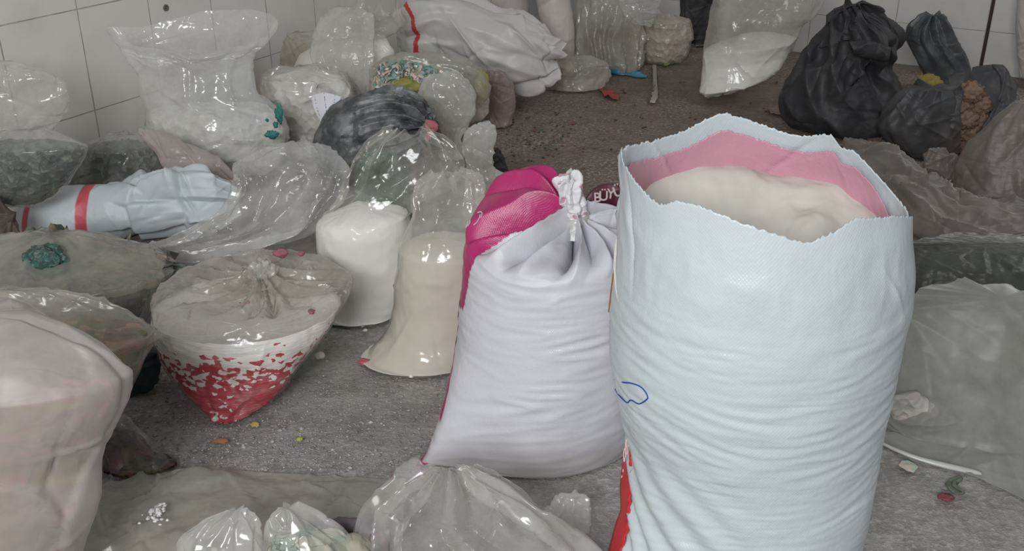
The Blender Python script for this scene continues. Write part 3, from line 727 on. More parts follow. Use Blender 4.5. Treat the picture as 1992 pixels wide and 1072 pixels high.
# ------------------------------------------------------------------ clear bags between the red chips and the tied sack
r = [(625, 420, 795, 415, 2.5, .85), (614, 440, 802, 440, 2.5, .85), (618, 500, 806, 500, 2.5, .85), (640, 560, 806, 560, 2.5, .85), (630, 606, 796, 585, 2.5, .85), (616, 640, 782, 604, 2.49, .8), (622, 654, 740, 622, 2.46, .7)]
neck = [(762, 256, 832, 258, 2.56, .2), (716, 282, 872, 280, 2.55, .25), (690, 312, 898, 318, 2.54, .3), (672, 350, 880, 360, 2.53, .4), (650, 390, 810, 395, 2.51, .6)]
bag('clear_powder_bag', 'clear bag with bright white powder standing behind the red chip bag, film neck open', neck + r, F_NECK, seed=3, cr=(70, .1, .005, .007), fold=(9, .012, .42, .1), open0=True, ragged=.05,
    cling=(5, M_POWDER, 'powder', .025))
# cream bag
r = [(788, 445, 950, 445, 2.28, .8), (774, 480, 965, 480, 2.28, .85), (768, 540, 965, 540, 2.28, .85), (766, 590, 960, 590, 2.28, .85), (752, 640, 950, 640, 2.27, .85), (718, 686, 935, 700, 2.25, .8), (703, 704, 925, 722, 2.24, .7), (770, 714, 895, 724, 2.23, .6)]
neck = [(842, 338, 892, 336, 2.34, .25), (812, 356, 930, 352, 2.32, .3), (800, 385, 938, 380, 2.31, .45), (800, 415, 942, 410, 2.3, .65)]
bag('clear_powder_bag', 'clear bag of cream powder standing against the tied magenta sack', neck + r, F_CLING, seed=8, cr=(50, .1, .005, .007), fold=(7, .012, .35, .05), open0=True,
    cling=(5, M_CREAM, 'powder', .02))
# long slack film
bag('slack_film_bag', 'empty clear bag lying slack from the white striped sack towards the powder bags', [(560, 280, 600, 278, 2.78, .4), (475, 300, 640, 292, 2.78, .45), (452, 325, 655, 310, 2.75, .4), (466, 350, 672, 335, 2.72, .35), (455, 385, 660, 378, 2.7, .35), (430, 418, 600, 445, 2.66, .3), (375, 448, 520, 475, 2.62, .25), (305, 478, 420, 490, 2.6, .2), (240, 492, 300, 498, 2.58, .2)],
    F_CLEAR, seed=14, cr=(110, .2, .004, .010), lump=.01, fold=(8, .018, 0, .5), single=True, floor=False)
# striped lying sack
def striped_sack():
    R_ = [(22, 415, 26, 442, 3.0, 1.0), (32, 392, 40, 480, 3.0, .95), (62, 372, 74, 493, 3.0, .95), (120, 364, 140, 492, 3.0, .95), (190, 362, 200, 474, 3.0, .9), (250, 352, 262, 458, 3.0, .9), (320, 336, 330, 452, 3.0, .85), (380, 328, 395, 446, 3.0, .8), (430, 345, 440, 432, 3.0, .7), (462, 376, 464, 410, 3.0, .5)]
    V, S, PH = tube(R_, 200, 200, 2.0)
    N = normals(V)
    d = (creases(V, N, 60, .16, .006, .016, 6) + facets(V, 46, .3, .004, 6)) * sstep(.42, .62, S)
    V = crumple(V, True, .008, 6, (20, .15, .006, .004), .002, 12, (9, .012, .55, 1.0), S, PH, 6) + N * d[..., None]
    settle(V); c = np.array([V[..., 0].mean(), 3.0, 0])
    pat = np.repeat(np.repeat(WHITE[None, None], 200, 0), 200, 1).copy()
    red = np.array(srgb(208, 84, 96))
    for a, b in ((.225, .25), (.40, .437)): pat[(S > a) & (S < b)] = red
    t = thing('striped_sack', 'white woven sack lying on its side with two pink-red stripes across it', 'sack', c)
    grid_obj('sack_body', V, M_WOVEN, t, c, cap0=True, cap1=True, attr={'pattern': pat, 'weave': np.stack([PH / 6.283, S * .6, S * 0], -1)})
striped_sack()
# bags on top of and behind the striped sack
r = [(20, 255, 90, 250, 2.84, .36), (-90, 278, 168, 284, 2.84, .36), (-100, 310, 158, 318, 2.84, .36), (-100, 345, 135, 350, 2.84, .36), (-90, 375, 112, 378, 2.84, .36), (-80, 395, 75, 398, 2.84, .36)]
bag('green_flake_bag', 'clear bag of dull green flakes resting on the end of the striped sack', r, F_FILLED, seed=20, e=1.7, floor=False, fill=(278, CH_GREEN, 'green_flakes', 0.01, 0.008))
r = [(215, 262, 270, 264, 3.28, .7), (165, 282, 302, 284, 3.28, .7), (138, 310, 318, 316, 3.28, .65), (120, 340, 324, 342, 3.28, .6), (118, 362, 312, 364, 3.28, .6), (125, 388, 300, 388, 3.28, .6)]
bag('green_flake_bag', 'shiny clear bag of dark green flakes behind the striped sack, below the tiled wall', r, F_FILLED, seed=22, e=1.8, fill=(282, CH_GREEN, 'green_flakes', 0.01, 0.007), cr=(90, .08, .004, .007))
r = [(-60, 118, 30, 122, 2.98, .3), (-120, 140, 112, 150, 2.98, .3), (-120, 180, 132, 195, 2.98, .3), (-120, 220, 122, 225, 2.98, .3), (-110, 260, 90, 262, 2.98, .3), (-100, 290, 50, 295, 2.98, .3)]
bag('clear_bag', 'glossy empty clear bag heaped over the dull green flake bag', r, F_CLEAR, seed=24, e=1.6, floor=False, cr=(110, .12, .005, .009), lump=.02, single=True)
# tall clear bag against the wall
r = [(268, 140, 492, 132, 3.48, 0.36), (270, 180, 500, 175, 3.48, 0.47), (279, 215, 548, 215, 3.48, 0.51), (282, 250, 563, 250, 3.48, 0.55), (286, 285, 560, 286, 3.48, 0.55), (300, 310, 545, 312, 3.48, 0.55), (330, 332, 520, 332, 3.48, 0.51)]
neck = [(206, 50, 541, 40, 3.48, .3, 1.5), (232, 80, 518, 72, 3.48, .3, 1.6), (246, 108, 500, 100, 3.48, .34, 1.7)]
tall_t, tall_c = bag('tall_clear_bag', 'tall open clear bag of pale flakes with teal specks leaning on the tiled wall', neck + r, F_WHITE, seed=27, e=1.6, cr=(110, .14, .004, .009), lump=.012, open0=True, rim=[(0, 0), (.12, .03), (.25, .02), (.38, -.02), (.5, 0), (.62, -.055), (.75, -.085), (.88, -.07)],
    fill=(215, CH_PALE, 'pale_flakes', 0.03, 0.008))
# mauve folded film
bag('folded_film_bag', 'flattened pinkish film bag with a pale bulge below the tall clear bag', [(266, 247, 270, 258, 3.25, .8), (308, 256, 304, 300, 3.22, .7), (350, 274, 332, 345, 3.2, .6), (405, 300, 372, 365, 3.2, .6), (445, 325, 425, 370, 3.2, .5), (468, 348, 460, 368, 3.2, .5)], F_PINK, seed=30, single=True, floor=False, cr=(50, .1, .005, .008))
# white scrap bag with printed paper
r = [(545, 134, 615, 128, 3.74, .45), (512, 150, 672, 150, 3.74, .45), (502, 185, 690, 190, 3.74, .45), (515, 235, 692, 235, 3.74, .45), (530, 280, 665, 282, 3.74, .45), (545, 305, 650, 305, 3.74, .45)]
t, c = bag('scrap_paper_bag', 'clear bag of white scraps with a printed paper inside, beside the charcoal bag', r, F_FILLED, seed=33, fill=(150, CH_WHITE, 'white_scraps', 0.02, 0.006), cr=(70, .1, .005, .01))
def paper_sheet(t, c):
    pts = np.array([[P(606, 186, 3.62), P(632, 180, 3.61), P(664, 188, 3.61)], [P(612, 215, 3.58), P(636, 212, 3.57), P(655, 215, 3.58)], [P(632, 250, 3.57), P(640, 252, 3.56), P(648, 246, 3.57)]])
    n = 24; a = np.stack([interp(pts[i], n) for i in range(3)]); V = np.stack([interp(a[:, j], n) for j in range(n)], 1)
    m, nt = new_mat('printed_paper'); uv = nd(nt, 'Attribute', attribute_name='sheet').outputs['Vector']; sx = nd(nt, 'SeparateXYZ', {0: uv})
    ln = math_(nt, 'LESS_THAN', math_(nt, 'ABSOLUTE', math_(nt, 'SUBTRACT', math_(nt, 'FRACT', math_(nt, 'MULTIPLY', sx.outputs[0], 3.2)), .5)), .045)
    ds = math_(nt, 'GREATER_THAN', tex_noise(nt, nd(nt, 'Mapping', {0: uv, 3: (.2, 1, 1)}).outputs[0], 26, 1), .54)
    cc = mixc(nt, math_(nt, 'MULTIPLY', ln, ds), srgb(222, 222, 230), srgb(60, 60, 70))
    out(nt, nd(nt, 'BsdfPrincipled', {'Base Color': cc, 'Roughness': .7}).outputs[0])
    ii, jj = np.meshgrid(np.linspace(0, 1, n), np.linspace(0, 1, n), indexing='ij')
    grid_obj('printed_paper', V, m, t, c, wrap=False, attr={'sheet': np.stack([jj, ii, ii * 0], -1)}, solid=.001)
paper_sheet(t, c)
# white powder bag with tall film neck
r = [(618, 78, 752, 72, 4.06, .45), (580, 105, 768, 100, 4.06, .45), (562, 150, 772, 150, 4.06, .45), (568, 200, 764, 200, 4.06, .45), (580, 250, 750, 250, 4.06, .45)]
bag('clear_powder_bag', 'bag of white powder at the back wall under a pulled-up clear film neck', [(690, 12, 775, 20, 4.1, .2), (640, 40, 786, 50, 4.08, .3)] + r, F_CLINGD, seed=36, open0=True, ragged=.08, cling=(2, M_POWDER, 'powder', .02))
bag('clear_bag', 'narrow glossy clear bag hanging in folds over the white powder behind the charcoal bag', [(652, 14, 692, 14, 3.93, .4), (622, 34, 722, 30, 3.93, .4), (608, 72, 727, 68, 3.92, .35), (604, 110, 727, 105, 3.92, .3), (626, 142, 724, 138, 3.91, .25), (672, 170, 722, 168, 3.9, .25), (690, 204, 722, 202, 3.9, .3)], F_CLEAR, seed=37, e=1.7, single=True, floor=False, fold=(5, .012, 0, .7), cr=(50, .1, .005, .008))
r = [(562, 66, 610, 62, 4.2, .35), (550, 80, 630, 76, 4.2, .35), (546, 110, 640, 110, 4.2, .35), (548, 150, 640, 150, 4.2, .35), (552, 240, 630, 240, 4.2, .35)]
bag('cream_sack', 'dull cream bag half hidden at the tiled wall behind the narrow glossy bag', r, solid_mat('cream_plastic', srgb(196, 188, 174), rough=.5, trans=.2), cat='sack', seed=38, single=True)
# pastel shavings
r = [(720, 126, 722, 215, 3.86, .55), (745, 108, 742, 235, 3.86, .55), (790, 102, 785, 240, 3.86, .55), (850, 102, 850, 240, 3.86, .55), (905, 110, 900, 240, 3.86, .55), (938, 135, 938, 235, 3.86, .5), (955, 165, 950, 220, 3.86, .5)]
t, c = bag('pastel_shaving_bag', 'clear bag of pastel orange and teal shavings lying beside the charcoal bag', r, F_DUSTY, seed=40, cr=(60, .12, .005, .008), content=[([(726, 135, 726, 205, 3.85, .5), (750, 114, 745, 225, 3.85, .5), (800, 118, 790, 228, 3.85, .5), (860, 130, 850, 228, 3.85, .5), (890, 150, 885, 225, 3.85, .4)], CH_PASTEL, 'shavings', .02, 14)])
def shred(parent, base, pos, size, mat, rs, name='shaving'):
    n = 7; a = np.linspace(-1, 1, n); cv = rs.uniform(.6, 2.2); w = size * rs.uniform(.22, .4)
    V = np.stack([np.stack([a * size * .5, np.full(n, s_ * w), np.cos(a * cv) * size * .25], -1) for s_ in (-.5, 0, .5)], 1)
    q = rs.normal(size=(3, 3)); q, _ = np.linalg.qr(q); V = V @ q.T + pos
    return V
def shred_patch(name, parent, base, pts_fn, n, size, cols, seed):
    """a loose crust of curled shavings, each its own colour"""
    rs = np.random.RandomState(seed); vs, fs, cs = [], [], []
    for i in range(n):
        V = shred(None, None, pts_fn(rs), size * rs.uniform(.6, 1.3), None, rs); k = sum(len(x) for x in vs)
        nv, nu = V.shape[:2]; idx = np.arange(nv * nu).reshape(nv, nu) + k
        fs += np.stack([idx[:-1, :-1], idx[:-1, 1:], idx[1:, 1:], idx[1:, :-1]], -1).reshape(-1, 4).tolist()
        vs.append(V.reshape(-1, 3)); cs.append(np.repeat(np.array(cols[rs.randint(len(cols))])[None], nv * nu, 0))
    o = mesh_obj(name, np.concatenate(vs), fs, solid_mat(name + '_skin', (1, 1, 1), attr='flake', rough=.5, var=0), parent, base, attr={'flake': np.concatenate(cs)}, kind='stuff')
    return o
def pt(rs):
    a = rs.uniform(); x = 728 + 150 * a; y = rs.uniform(118 + 40 * abs(a - .35), 188)
    return P(x, y, 3.805 + .02 * abs(a - .4) - rs.uniform(0, .02))
shred_patch('curled_shavings', t, c, pt, 360, .027, [srgb(206, 186, 168), srgb(138, 172, 164), srgb(212, 190, 172), srgb(198, 200, 188), srgb(120, 156, 140), srgb(222, 216, 206), srgb(150, 174, 180)], 4)
def lump(name, c, rx, ry, rz, mat, parent=None, base=None, seed=0, amp=.25, f=1.6, n=36):
    th_ = np.linspace(.02, math.pi - .02, n); ph = np.linspace(0, 2 * math.pi, n * 3 // 2, endpoint=False)
    U = np.stack([np.outer(np.sin(th_), np.cos(ph)), np.outer(np.sin(th_), np.sin(ph)), np.outer(np.cos(th_), np.ones_like(ph))], -1)
    rad = 1 + amp * fbm(U + seed * 3.1, f, 3, seed) - amp * .25 * (ridge(U + seed, f * 2, 2, seed) - 1)
    V = U * rad[..., None] * np.array([rx, ry, rz]) + np.asarray(c)
    settle(V, .003)
    o = grid_obj(name, V, mat, parent, base if base is not None else np.array([c[0], c[1], V[..., 2].min()]), cap0=True, cap1=True); return o
for x, y, sx, sy, sd in ((543, 222, .012, .03, 1), (529, 262, .022, .012, 2), (536, 243, .008, .010, 3), (520, 234, .005, .005, 4)):
    lump('teal_speck', P(x, y, 3.38 if x > 530 else 3.345), sx, .006, sy, solid_mat('teal_wax', srgb(52, 124, 116), rough=.5), tall_t, tall_c, sd, n=14, amp=.9)
M_YEL = solid_mat('yellow_green_wax', srgb(150, 144, 78), rough=.5)
lump('yellow_lump', P(790, 166, 3.80), .06, .03, .035, M_YEL, t, c, 5)
lump('yellow_lump', P(936, 172, 3.86), .03, .03, .07, M_YEL, t, c, 6)
# charcoal bag tied with a pink rag
def charcoal_bag():
    R_ = [(606, 300, 640, 358, 3.5, .66), (622, 238, 648, 362, 3.5, .66), (660, 198, 676, 360, 3.5, .66), (712, 182, 720, 350, 3.5, .66), (768, 178, 770, 325, 3.5, .66), (806, 194, 806, 292, 3.5, .68), (824, 224, 824, 268, 3.5, .68), (836, 238, 836, 262, 3.48, .9)]
    V, S, PH = tube(R_, 170, 220); V = crumple(V, True, .014, 7, (70, .12, .005, .008), .004, 14, (21, .026, .25, .95), S, PH, 44)
    settle(V); c = np.array([V[..., 0].mean(), 3.5, 0])
    t = thing('charcoal_bag', 'dusty charcoal plastic bag tied with a pink rag', 'plastic bag', c)
    grid_obj('bag_body', V, M_DKGREY, t, c, cap0=True, cap1=True)
    A, S2, P2 = tube([(834, 240, 838, 262, 3.48, .9), (842, 238, 846, 272, 3.47, .7), (850, 250, 858, 282, 3.46, .5), (858, 270, 866, 300, 3.45, .4)], 40, 60, 1.7)
    grid_obj('tail', crumple(A, True, .006, 20, (12, .05, .004, .004), 0, 1, (5, .006, 0, -.1), S2, P2, 3), M_BLACK, t, c, cap0=True, cap1=True)
    for rg, sd in (([(828, 232, 846, 236, 3.44, .5), (826, 245, 852, 246, 3.43, .5), (828, 256, 842, 256, 3.43, .5), (827, 272, 838, 272, 3.43, .4)], 1), ([(834, 240, 838, 262, 3.44, .6), (842, 236, 846, 256, 3.43, .5), (851, 240, 852, 252, 3.43, .4)], 2)):
        A, S2, P2 = tube(rg, 36, 50, 1.6)
        grid_obj('rag_tie', crumple(A, True, .005, 26, (10, .04, .003, .004), 0, 1, (4, .004, 0, -.1), S2, P2, sd), solid_mat('dull_pink_cloth', srgb(178, 108, 114), rough=.8, bump=.4, bscale=200), t, c, cap0=True, cap1=True)
charcoal_bag()
bag('clear_bag', 'round puffed clear bag knotted beside the pink rag of the charcoal bag', [(868, 138, 884, 138, 3.72, .5), (822, 156, 912, 158, 3.72, .5), (813, 185, 926, 190, 3.72, .5), (828, 215, 926, 222, 3.72, .5), (852, 240, 905, 248, 3.72, .5), (860, 268, 890, 270, 3.72, .5), (856, 310, 895, 310, 3.72, .5)], F_MILKY, seed=47, single=True, fold=(9, .012, .5, 1), cr=(50, .08, .005, .007))
bag('clear_bag', 'small upright clear bag loop just above the magenta corner of the tied sack', [(930, 240, 950, 240, 3.05, .5), (905, 256, 966, 258, 3.05, .5), (898, 285, 964, 290, 3.05, .45), (906, 320, 962, 325, 3.05, .4), (905, 350, 985, 345, 3.05, .5), (900, 400, 995, 395, 3.05, .6), (900, 440, 990, 440, 3.05, .6)], F_MILKY, seed=49, e=1.7, single=True, cr=(50, .1, .005, .008))
bag('black_bag', 'small black bag peeking out behind the clear bag loop', [(955, 292, 966, 290, 3.4, .7), (945, 305, 980, 308, 3.4, .7), (938, 335, 990, 340, 3.4, .7), (942, 368, 985, 368, 3.4, .7)], M_BLACK, seed=50, single=True)
# green film bag behind the white powder neck
r = [(730, 290, 770, 290, 2.78, .35), (700, 310, 792, 310, 2.78, .35), (688, 350, 800, 350, 2.78, .35), (690, 410, 800, 410, 2.78, .35), (695, 480, 790, 480, 2.78, .35)]
bag('green_bag', 'dull green plastic bag seen through the film of the white powder bag', r, solid_mat('dull_green_plastic', srgb(66, 96, 76), rough=.3, bump=.4, bscale=18, col2=srgb(50, 78, 62), coat=.3), seed=52, single=True, cr=(50, .1, .005, .012))

# ------------------------------------------------------------------ far end of the room
def far_striped_sack():
    R_ = [(776, 40, 780, 78, 4.45, .9), (796, 8, 792, 108, 4.45, .9), (840, -14, 832, 122, 4.45, .9), (900, -6, 890, 136, 4.45, .9), (960, 14, 945, 160, 4.45, .9), (1020, 32, 1005, 180, 4.45, .9), (1062, 58, 1052, 175, 4.45, .85), (1082, 90, 1076, 140, 4.45, .7)]
    V, S, PH = tube(R_, 170, 180); N = normals(V)
    V = crumple(V, True, .02, 5, (60, .3, .008, .03), .003, 10, (9, .016, .2, 1.0), S, PH, 61, (46, .3, .006))
    settle(V); c = np.array([V[..., 0].mean(), 4.45, 0])
    pat = np.repeat(np.repeat(np.array(srgb(206, 200, 196))[None, None], 170, 0), 180, 1).copy(); red = np.array(srgb(196, 70, 74))
    q_ = S - .05 * np.cos(PH + .6); pat[(q_ > .16) & (q_ < .19)] = red
    t = thing('striped_sack', 'bulky white sack with one red stripe lying at the far tiled corner', 'sack', c)
    grid_obj('sack_body', V, M_WOVEN, t, c, cap0=True, cap1=True, attr={'pattern': pat, 'weave': np.stack([PH / 6.283, S * .6, S * 0], -1)})
far_striped_sack()
W_OLD = solid_mat('aged_white_plastic', srgb(208, 200, 192), rough=.5, bump=.25, bscale=16, trans=.15, col2=srgb(196, 184, 176), vscale=4)
bag('white_sack', 'plain white sack standing upright at the wall corner', [(985, -120, 1085, -120, 5.0, .8), (1020, -60, 1105, -60, 5.0, .8), (1042, 0, 1110, 0, 5.0, .8), (1052, 50, 1117, 50, 4.98, .8), (1060, 100, 1118, 100, 4.96, .8), (1062, 135, 1112, 135, 4.95, .8), (1070, 150, 1100, 150, 4.95, .8)], W_OLD, cat='sack', seed=62, single=True, cr=(14, .15, .008, .012), fac=None, lin=0)
bag('white_sack', 'white sack end showing above the bulky red striped sack', [(945, -110, 1010, -110, 5.15, .8), (950, -40, 1025, -40, 5.15, .8), (955, 10, 1030, 10, 5.15, .8), (960, 60, 1030, 60, 5.15, .8), (965, 125, 1025, 125, 5.15, .8)], W_OLD, cat='sack', seed=63, single=True, cr=(14, .15, .008, .012), fac=None, lin=0)
bag('small_clear_bag', 'small flattened clear bag with pale scraps at the foot of the upright white sack', [(1085, 112, 1150, 108, 4.72, .5), (1068, 130, 1182, 122, 4.72, .5), (1060, 150, 1188, 148, 4.72, .4), (1070, 172, 1170, 172, 4.7, .5)], F_DUSTY, seed=64, e=1.7, content=[([(1078, 120, 1112, 118, 4.72, .4), (1072, 135, 1122, 135, 4.72, .4), (1074, 160, 1110, 160, 4.72, .4)], CH_BEIGE, 'pale_scraps', .01, 10)])
bag('pinkish_bag', 'dull pinkish bag under the hanging end of the bulky red striped sack', [(948, 136, 980, 138, 4.15, .7), (938, 160, 998, 162, 4.15, .7), (936, 200, 1002, 200, 4.15, .7), (940, 235, 995, 238, 4.15, .7), (948, 250, 988, 250, 4.15, .7)], film_mat('pinkish_film', col=(.42, .34, .31), tint=(.8, .7, .66), a0=.7, a1=.9, rough=.4), seed=65, single=True)
bag('clear_film_heap', 'grey pleated heap of clear film slumped along the back wall', [(1130, -80, 1215, -80, 5.15, .5), (1124, -30, 1240, -30, 5.15, .55), (1122, 20, 1245, 20, 5.12, .6), (1122, 60, 1245, 55, 5.1, .65), (1122, 95, 1246, 90, 5.08, .7), (1126, 122, 1244, 122, 5.06, .7), (1140, 140, 1230, 140, 5.05, .7)], F_DUSTY, seed=66, single=True, fold=(15, .03, .2, .6), cr=(60, .2, .008, .012))
bag('glossy_clear_bag', 'glossy crumpled clear bag lying on top of the pleated film heap', [(1205, -50, 1270, -45, 4.9, .35), (1198, -10, 1285, -5, 4.9, .35), (1212, 20, 1282, 25, 4.9, .35), (1232, 45, 1262, 50, 4.9, .35)], F_CLEAR, seed=67, single=True, floor=False, cr=(60, .1, .006, .012))
r = [(1268, 22, 1305, 25, 5.2, .6), (1248, 42, 1345, 40, 5.2, .6), (1242, 75, 1348, 72, 5.2, .6), (1246, 105, 1338, 103, 5.2, .6), (1262, 128, 1318, 126, 5.2, .6)]
bag('pastel_scrap_bag', 'clear bag of cream and pink scraps beside the pleated film heap', r, F_FILLEDD, seed=68, e=1.7, fill=(42, CH_BEIGE, 'cream_scraps', 0.01, 0.008))
bag('black_bag', 'black bag slumped against the back wall behind the cream scrap bag', [(1335, -60, 1400, -60, 5.42, .3), (1325, -10, 1402, -10, 5.42, .3), (1322, 30, 1398, 30, 5.42, .3), (1328, 65, 1392, 65, 5.42, .3), (1340, 85, 1380, 85, 5.42, .3)], M_BLACK, seed=69, single=True)
for i, (x, y, sx) in enumerate([(1352, 76, .05), (1366, 84, .035)]):
    o = lump('cream_chunk', G(x, y, .02), sx, sx * .7, sx * .6, solid_mat('cream_wax', srgb(198, 184, 156), rough=.7), seed=70 + i, amp=.5)
    tag(o, ['larger cream wax chunk beside the black bag at the back wall', 'smaller cream wax chunk in front of the larger one'][i], 'wax chunk', 'cream chunks')
r = [(1374, 72, 1565, 42, 4.55, .6), (1368, 100, 1550, 74, 4.55, .6), (1366, 128, 1534, 102, 4.55, .6), (1363, 158, 1520, 130, 4.53, .6), (1362, 180, 1496, 150, 4.5, .55), (1375, 190, 1450, 172, 4.5, .4)]
bag('clear_powder_bag', 'tall clear bag of white powder standing beside the big black bag', [(1415, -120, 1580, -120, 4.6, .35), (1400, -60, 1600, -60, 4.58, .4), (1390, 0, 1602, 0, 4.56, .5), (1382, 30, 1585, 30, 4.55, .6)] + r, F_CLINGD, seed=72, cr=(90, .12, .006, .01), fold=(8, .015, .3, 0), cling=(5, M_POWDER, 'powder', .05))
def black_sack():
    R_ = [(1640, 8, 1676, 8, 4.1, .68), (1622, 28, 1716, 36, 4.1, .68), (1600, 62, 1752, 66, 4.1, .68), (1578, 98, 1738, 102, 4.1, .68), (1556, 128, 1728, 124, 4.1, .68), (1534, 160, 1742, 158, 4.1, .68), (1521, 198, 1758, 196, 4.1, .68), (1530, 232, 1758, 232, 4.1, .68), (1562, 258, 1730, 258, 4.1, .68), (1600, 272, 1690, 272, 4.1, .68)]
    V, S, PH = tube(R_, 170, 220); V = crumple(V, True, .02, 5, (60, .2, .008, .012), .005, 9, None, S, PH, 73, (50, .35, .006))
    N = normals(V); tw = PH - S * 2.4
    V += N * (.016 * sstep(1.0, .3, S) * (1 - 2 * np.abs(np.sin(tw * 5 + 1.5 * noise3(V * 4, 1)))))[..., None]
    settle(V); c = np.array([V[..., 0].mean(), 4.0, 0])
    t = thing('black_bag', 'big black bag with a twisted top standing at the back wall', 'plastic bag', c)
    grid_obj('bag_body', V, M_BLACK, t, c, cap0=True, cap1=True)
    A, S2, P2 = tube([(1652, 82, 1662, 106, 3.93, .7), (1680, 78, 1684, 112, 3.92, .7), (1705, 86, 1704, 116, 3.93, .7), (1732, 92, 1726, 118, 3.96, .6)], 50, 60, 1.7)
    grid_obj('twist', crumple(A, True, .008, 12, (20, .08, .006, .008), 0, 1, (5, .01, 0, -.1), S2, P2, 2), M_BLACK, t, c, cap0=True, cap1=True)
black_sack()
bag('black_bag', 'smaller grey-black bag with a peaked top behind the open bag of brown lumps', [(1802, 30, 1826, 32, 4.6, .6), (1774, 52, 1842, 54, 4.6, .6), (1768, 75, 1856, 75, 4.6, .6), (1780, 105, 1874, 102, 4.6, .6), (1796, 135, 1888, 130, 4.6, .6), (1800, 165, 1895, 165, 4.6, .6), (1810, 185, 1880, 185, 4.6, .6)], solid_mat('grey_black_plastic', srgb(62, 66, 69), rough=.4, bump=.35, bscale=20, col2=srgb(84, 88, 90)), seed=74, single=True, fold=(9, .02, .9, 0))
o = lump('yellow_chunk', G(1802, 190, .06), .075, .06, .1, solid_mat('mustard_wax', srgb(132, 120, 54), rough=.6), seed=75, amp=.25); tag(o, 'rounded mustard yellow lump between the black bags', 'wax lump')
def open_black_bag():
    M = solid_mat('dusty_black_plastic', srgb(58, 58, 60), rough=.5, bump=.35, bscale=20, dist=.01, col2=srgb(78, 74, 72), vscale=5)
    R_ = [(1768, 172, 1862, 168, 3.8, .6), (1742, 195, 1872, 190, 3.8, .6), (1718, 225, 1868, 222, 3.8, .6), (1711, 252, 1862, 252, 3.8, .6), (1728, 282, 1862, 282, 3.8, .6), (1765, 305, 1862, 305, 3.8, .6), (1790, 312, 1852, 312, 3.8, .6)]
    V, S, PH = tube(R_, 120, 150); V = settle(crumple(V, True, .014, 6, (40, .15, .007, .01), .004, 10, (7, .012, .6, 0), S, PH, 76, (40, .3, .006)))
    c = np.array([V[..., 0].mean(), 3.86, 0]); t = thing('open_black_bag', 'black bag torn open showing brown clay-like lumps inside', 'plastic bag', c)
    grid_obj('bag_body', V, M, t, c, cap0=True, cap1=True)
    for rg, sd in (([(1890, 132, 1945, 126, 4.02, .3), (1885, 165, 1968, 150, 3.98, .35), (1900, 195, 1978, 190, 3.94, .35), (1930, 230, 1972, 235, 3.9, .4), (1905, 265, 1945, 275, 3.88, .4), (1872, 298, 1905, 308, 3.86, .4)], 1), ([(1930, 125, 1950, 126, 3.86, .4), (1948, 155, 1966, 158, 3.82, .4), (1938, 200, 1962, 205, 3.78, .4), (1910, 250, 1938, 258, 3.76, .4), (1884, 292, 1902, 300, 3.76, .4)], 2), ([(1845, 150, 1875, 140, 3.95, .5), (1850, 190, 1872, 185, 3.78, .4), (1848, 240, 1866, 240, 3.74, .4), (1850, 295, 1868, 298, 3.76, .4)], 3)):
        A, S2, P2 = tube(rg, 80, 70, 1.7)
        grid_obj('torn_lip', settle(crumple(A, True, .01, 9, (24, .12, .006, .008), 0, 1, (5, .008, 0, -.1), S2, P2, sd)), M, t, c, cap0=True, cap1=True)
    mt = solid_mat('brown_clay', srgb(128, 104, 88), rough=.9, bump=.6, bscale=60, dist=.006, col2=srgb(104, 80, 68), vscale=18)
    rs = np.random.RandomState(2)
    for i, (x, y, s_) in enumerate([(1890, 180, .05), (1872, 205, .045), (1905, 205, .05), (1880, 232, .05), (1908, 235, .045), (1868, 258, .045), (1892, 262, .05), (1875, 285, .045), (1898, 195, .04)]):
        o = lump('clay_lump', P(x, y, 3.80 + .01 * (i % 3)), s_ * .85, s_ * .7, s_ * .72, mt, seed=80 + i, amp=.55, f=2.2, n=30)
        tag(o, 'brown clay-like lump among others inside the torn open black bag', 'clay lump', 'brown lumps in the torn bag')
open_black_bag()
bag('white_sack', 'edge of a white sack standing at the back wall past the torn black bag', [(1982, -20, 2060, -20, 4.75, .6), (1978, 40, 2070, 40, 4.75, .6), (1980, 100, 2075, 100, 4.75, .6), (1984, 150, 2070, 150, 4.75, .6)], W_OLD, cat='sack', seed=84, single=True, fac=None)

# ------------------------------------------------------------------ dim side of the room
bag('brown_film_bag', 'large brownish dusty film bag slumped in front of the torn black bag', [(1975, 200, 2080, 195, 3.42, .4), (1935, 232, 2110, 230, 3.42, .5), (1900, 275, 2120, 275, 3.42, .6), (1870, 320, 2120, 320, 3.42, .65), (1850, 360, 2110, 360, 3.42, .7), (1850, 395, 2080, 395, 3.42, .7)], F_BROWN, seed=85, single=True, e=1.8, cr=(40, .2, .01, .012))
bag('brown_film', 'flattened brown dusty film spread on the floor beyond the open sack', [('L', 1640, 275, 3.75, 1650, 340, 3.4, .05), ('L', 1720, 290, 3.66, 1715, 410, 3.0, .09), ('L', 1790, 350, 3.34, 1790, 450, 2.82, .09), ('L', 1850, 395, 3.14, 1860, 480, 2.74, .07), ('L', 1960, 400, 3.12, 1980, 480, 2.74, .06), ('L', 2080, 400, 3.12, 2080, 470, 2.8, .05)], F_BROWN, seed=86, single=True, e=1.7, cr=(110, .25, .008, .02), lump=.03, lf=4, rid=.008, rf=8)
bag('curled_film', 'small curl of brown film at the foot of the torn black bag', [(1805, 288, 1835, 290, 3.5, .4), (1800, 305, 1862, 306, 3.5, .4), (1796, 325, 1880, 328, 3.5, .4), (1800, 345, 1870, 345, 3.5, .4)], F_BROWN, seed=87, single=True)
r = [(1770, 478, 2060, 470, 2.6, .4), (1752, 500, 2080, 495, 2.58, .5), (1745, 530, 2085, 528, 2.56, .5), (1748, 560, 2085, 560, 2.54, .5), (1760, 590, 2070, 590, 2.52, .5)]
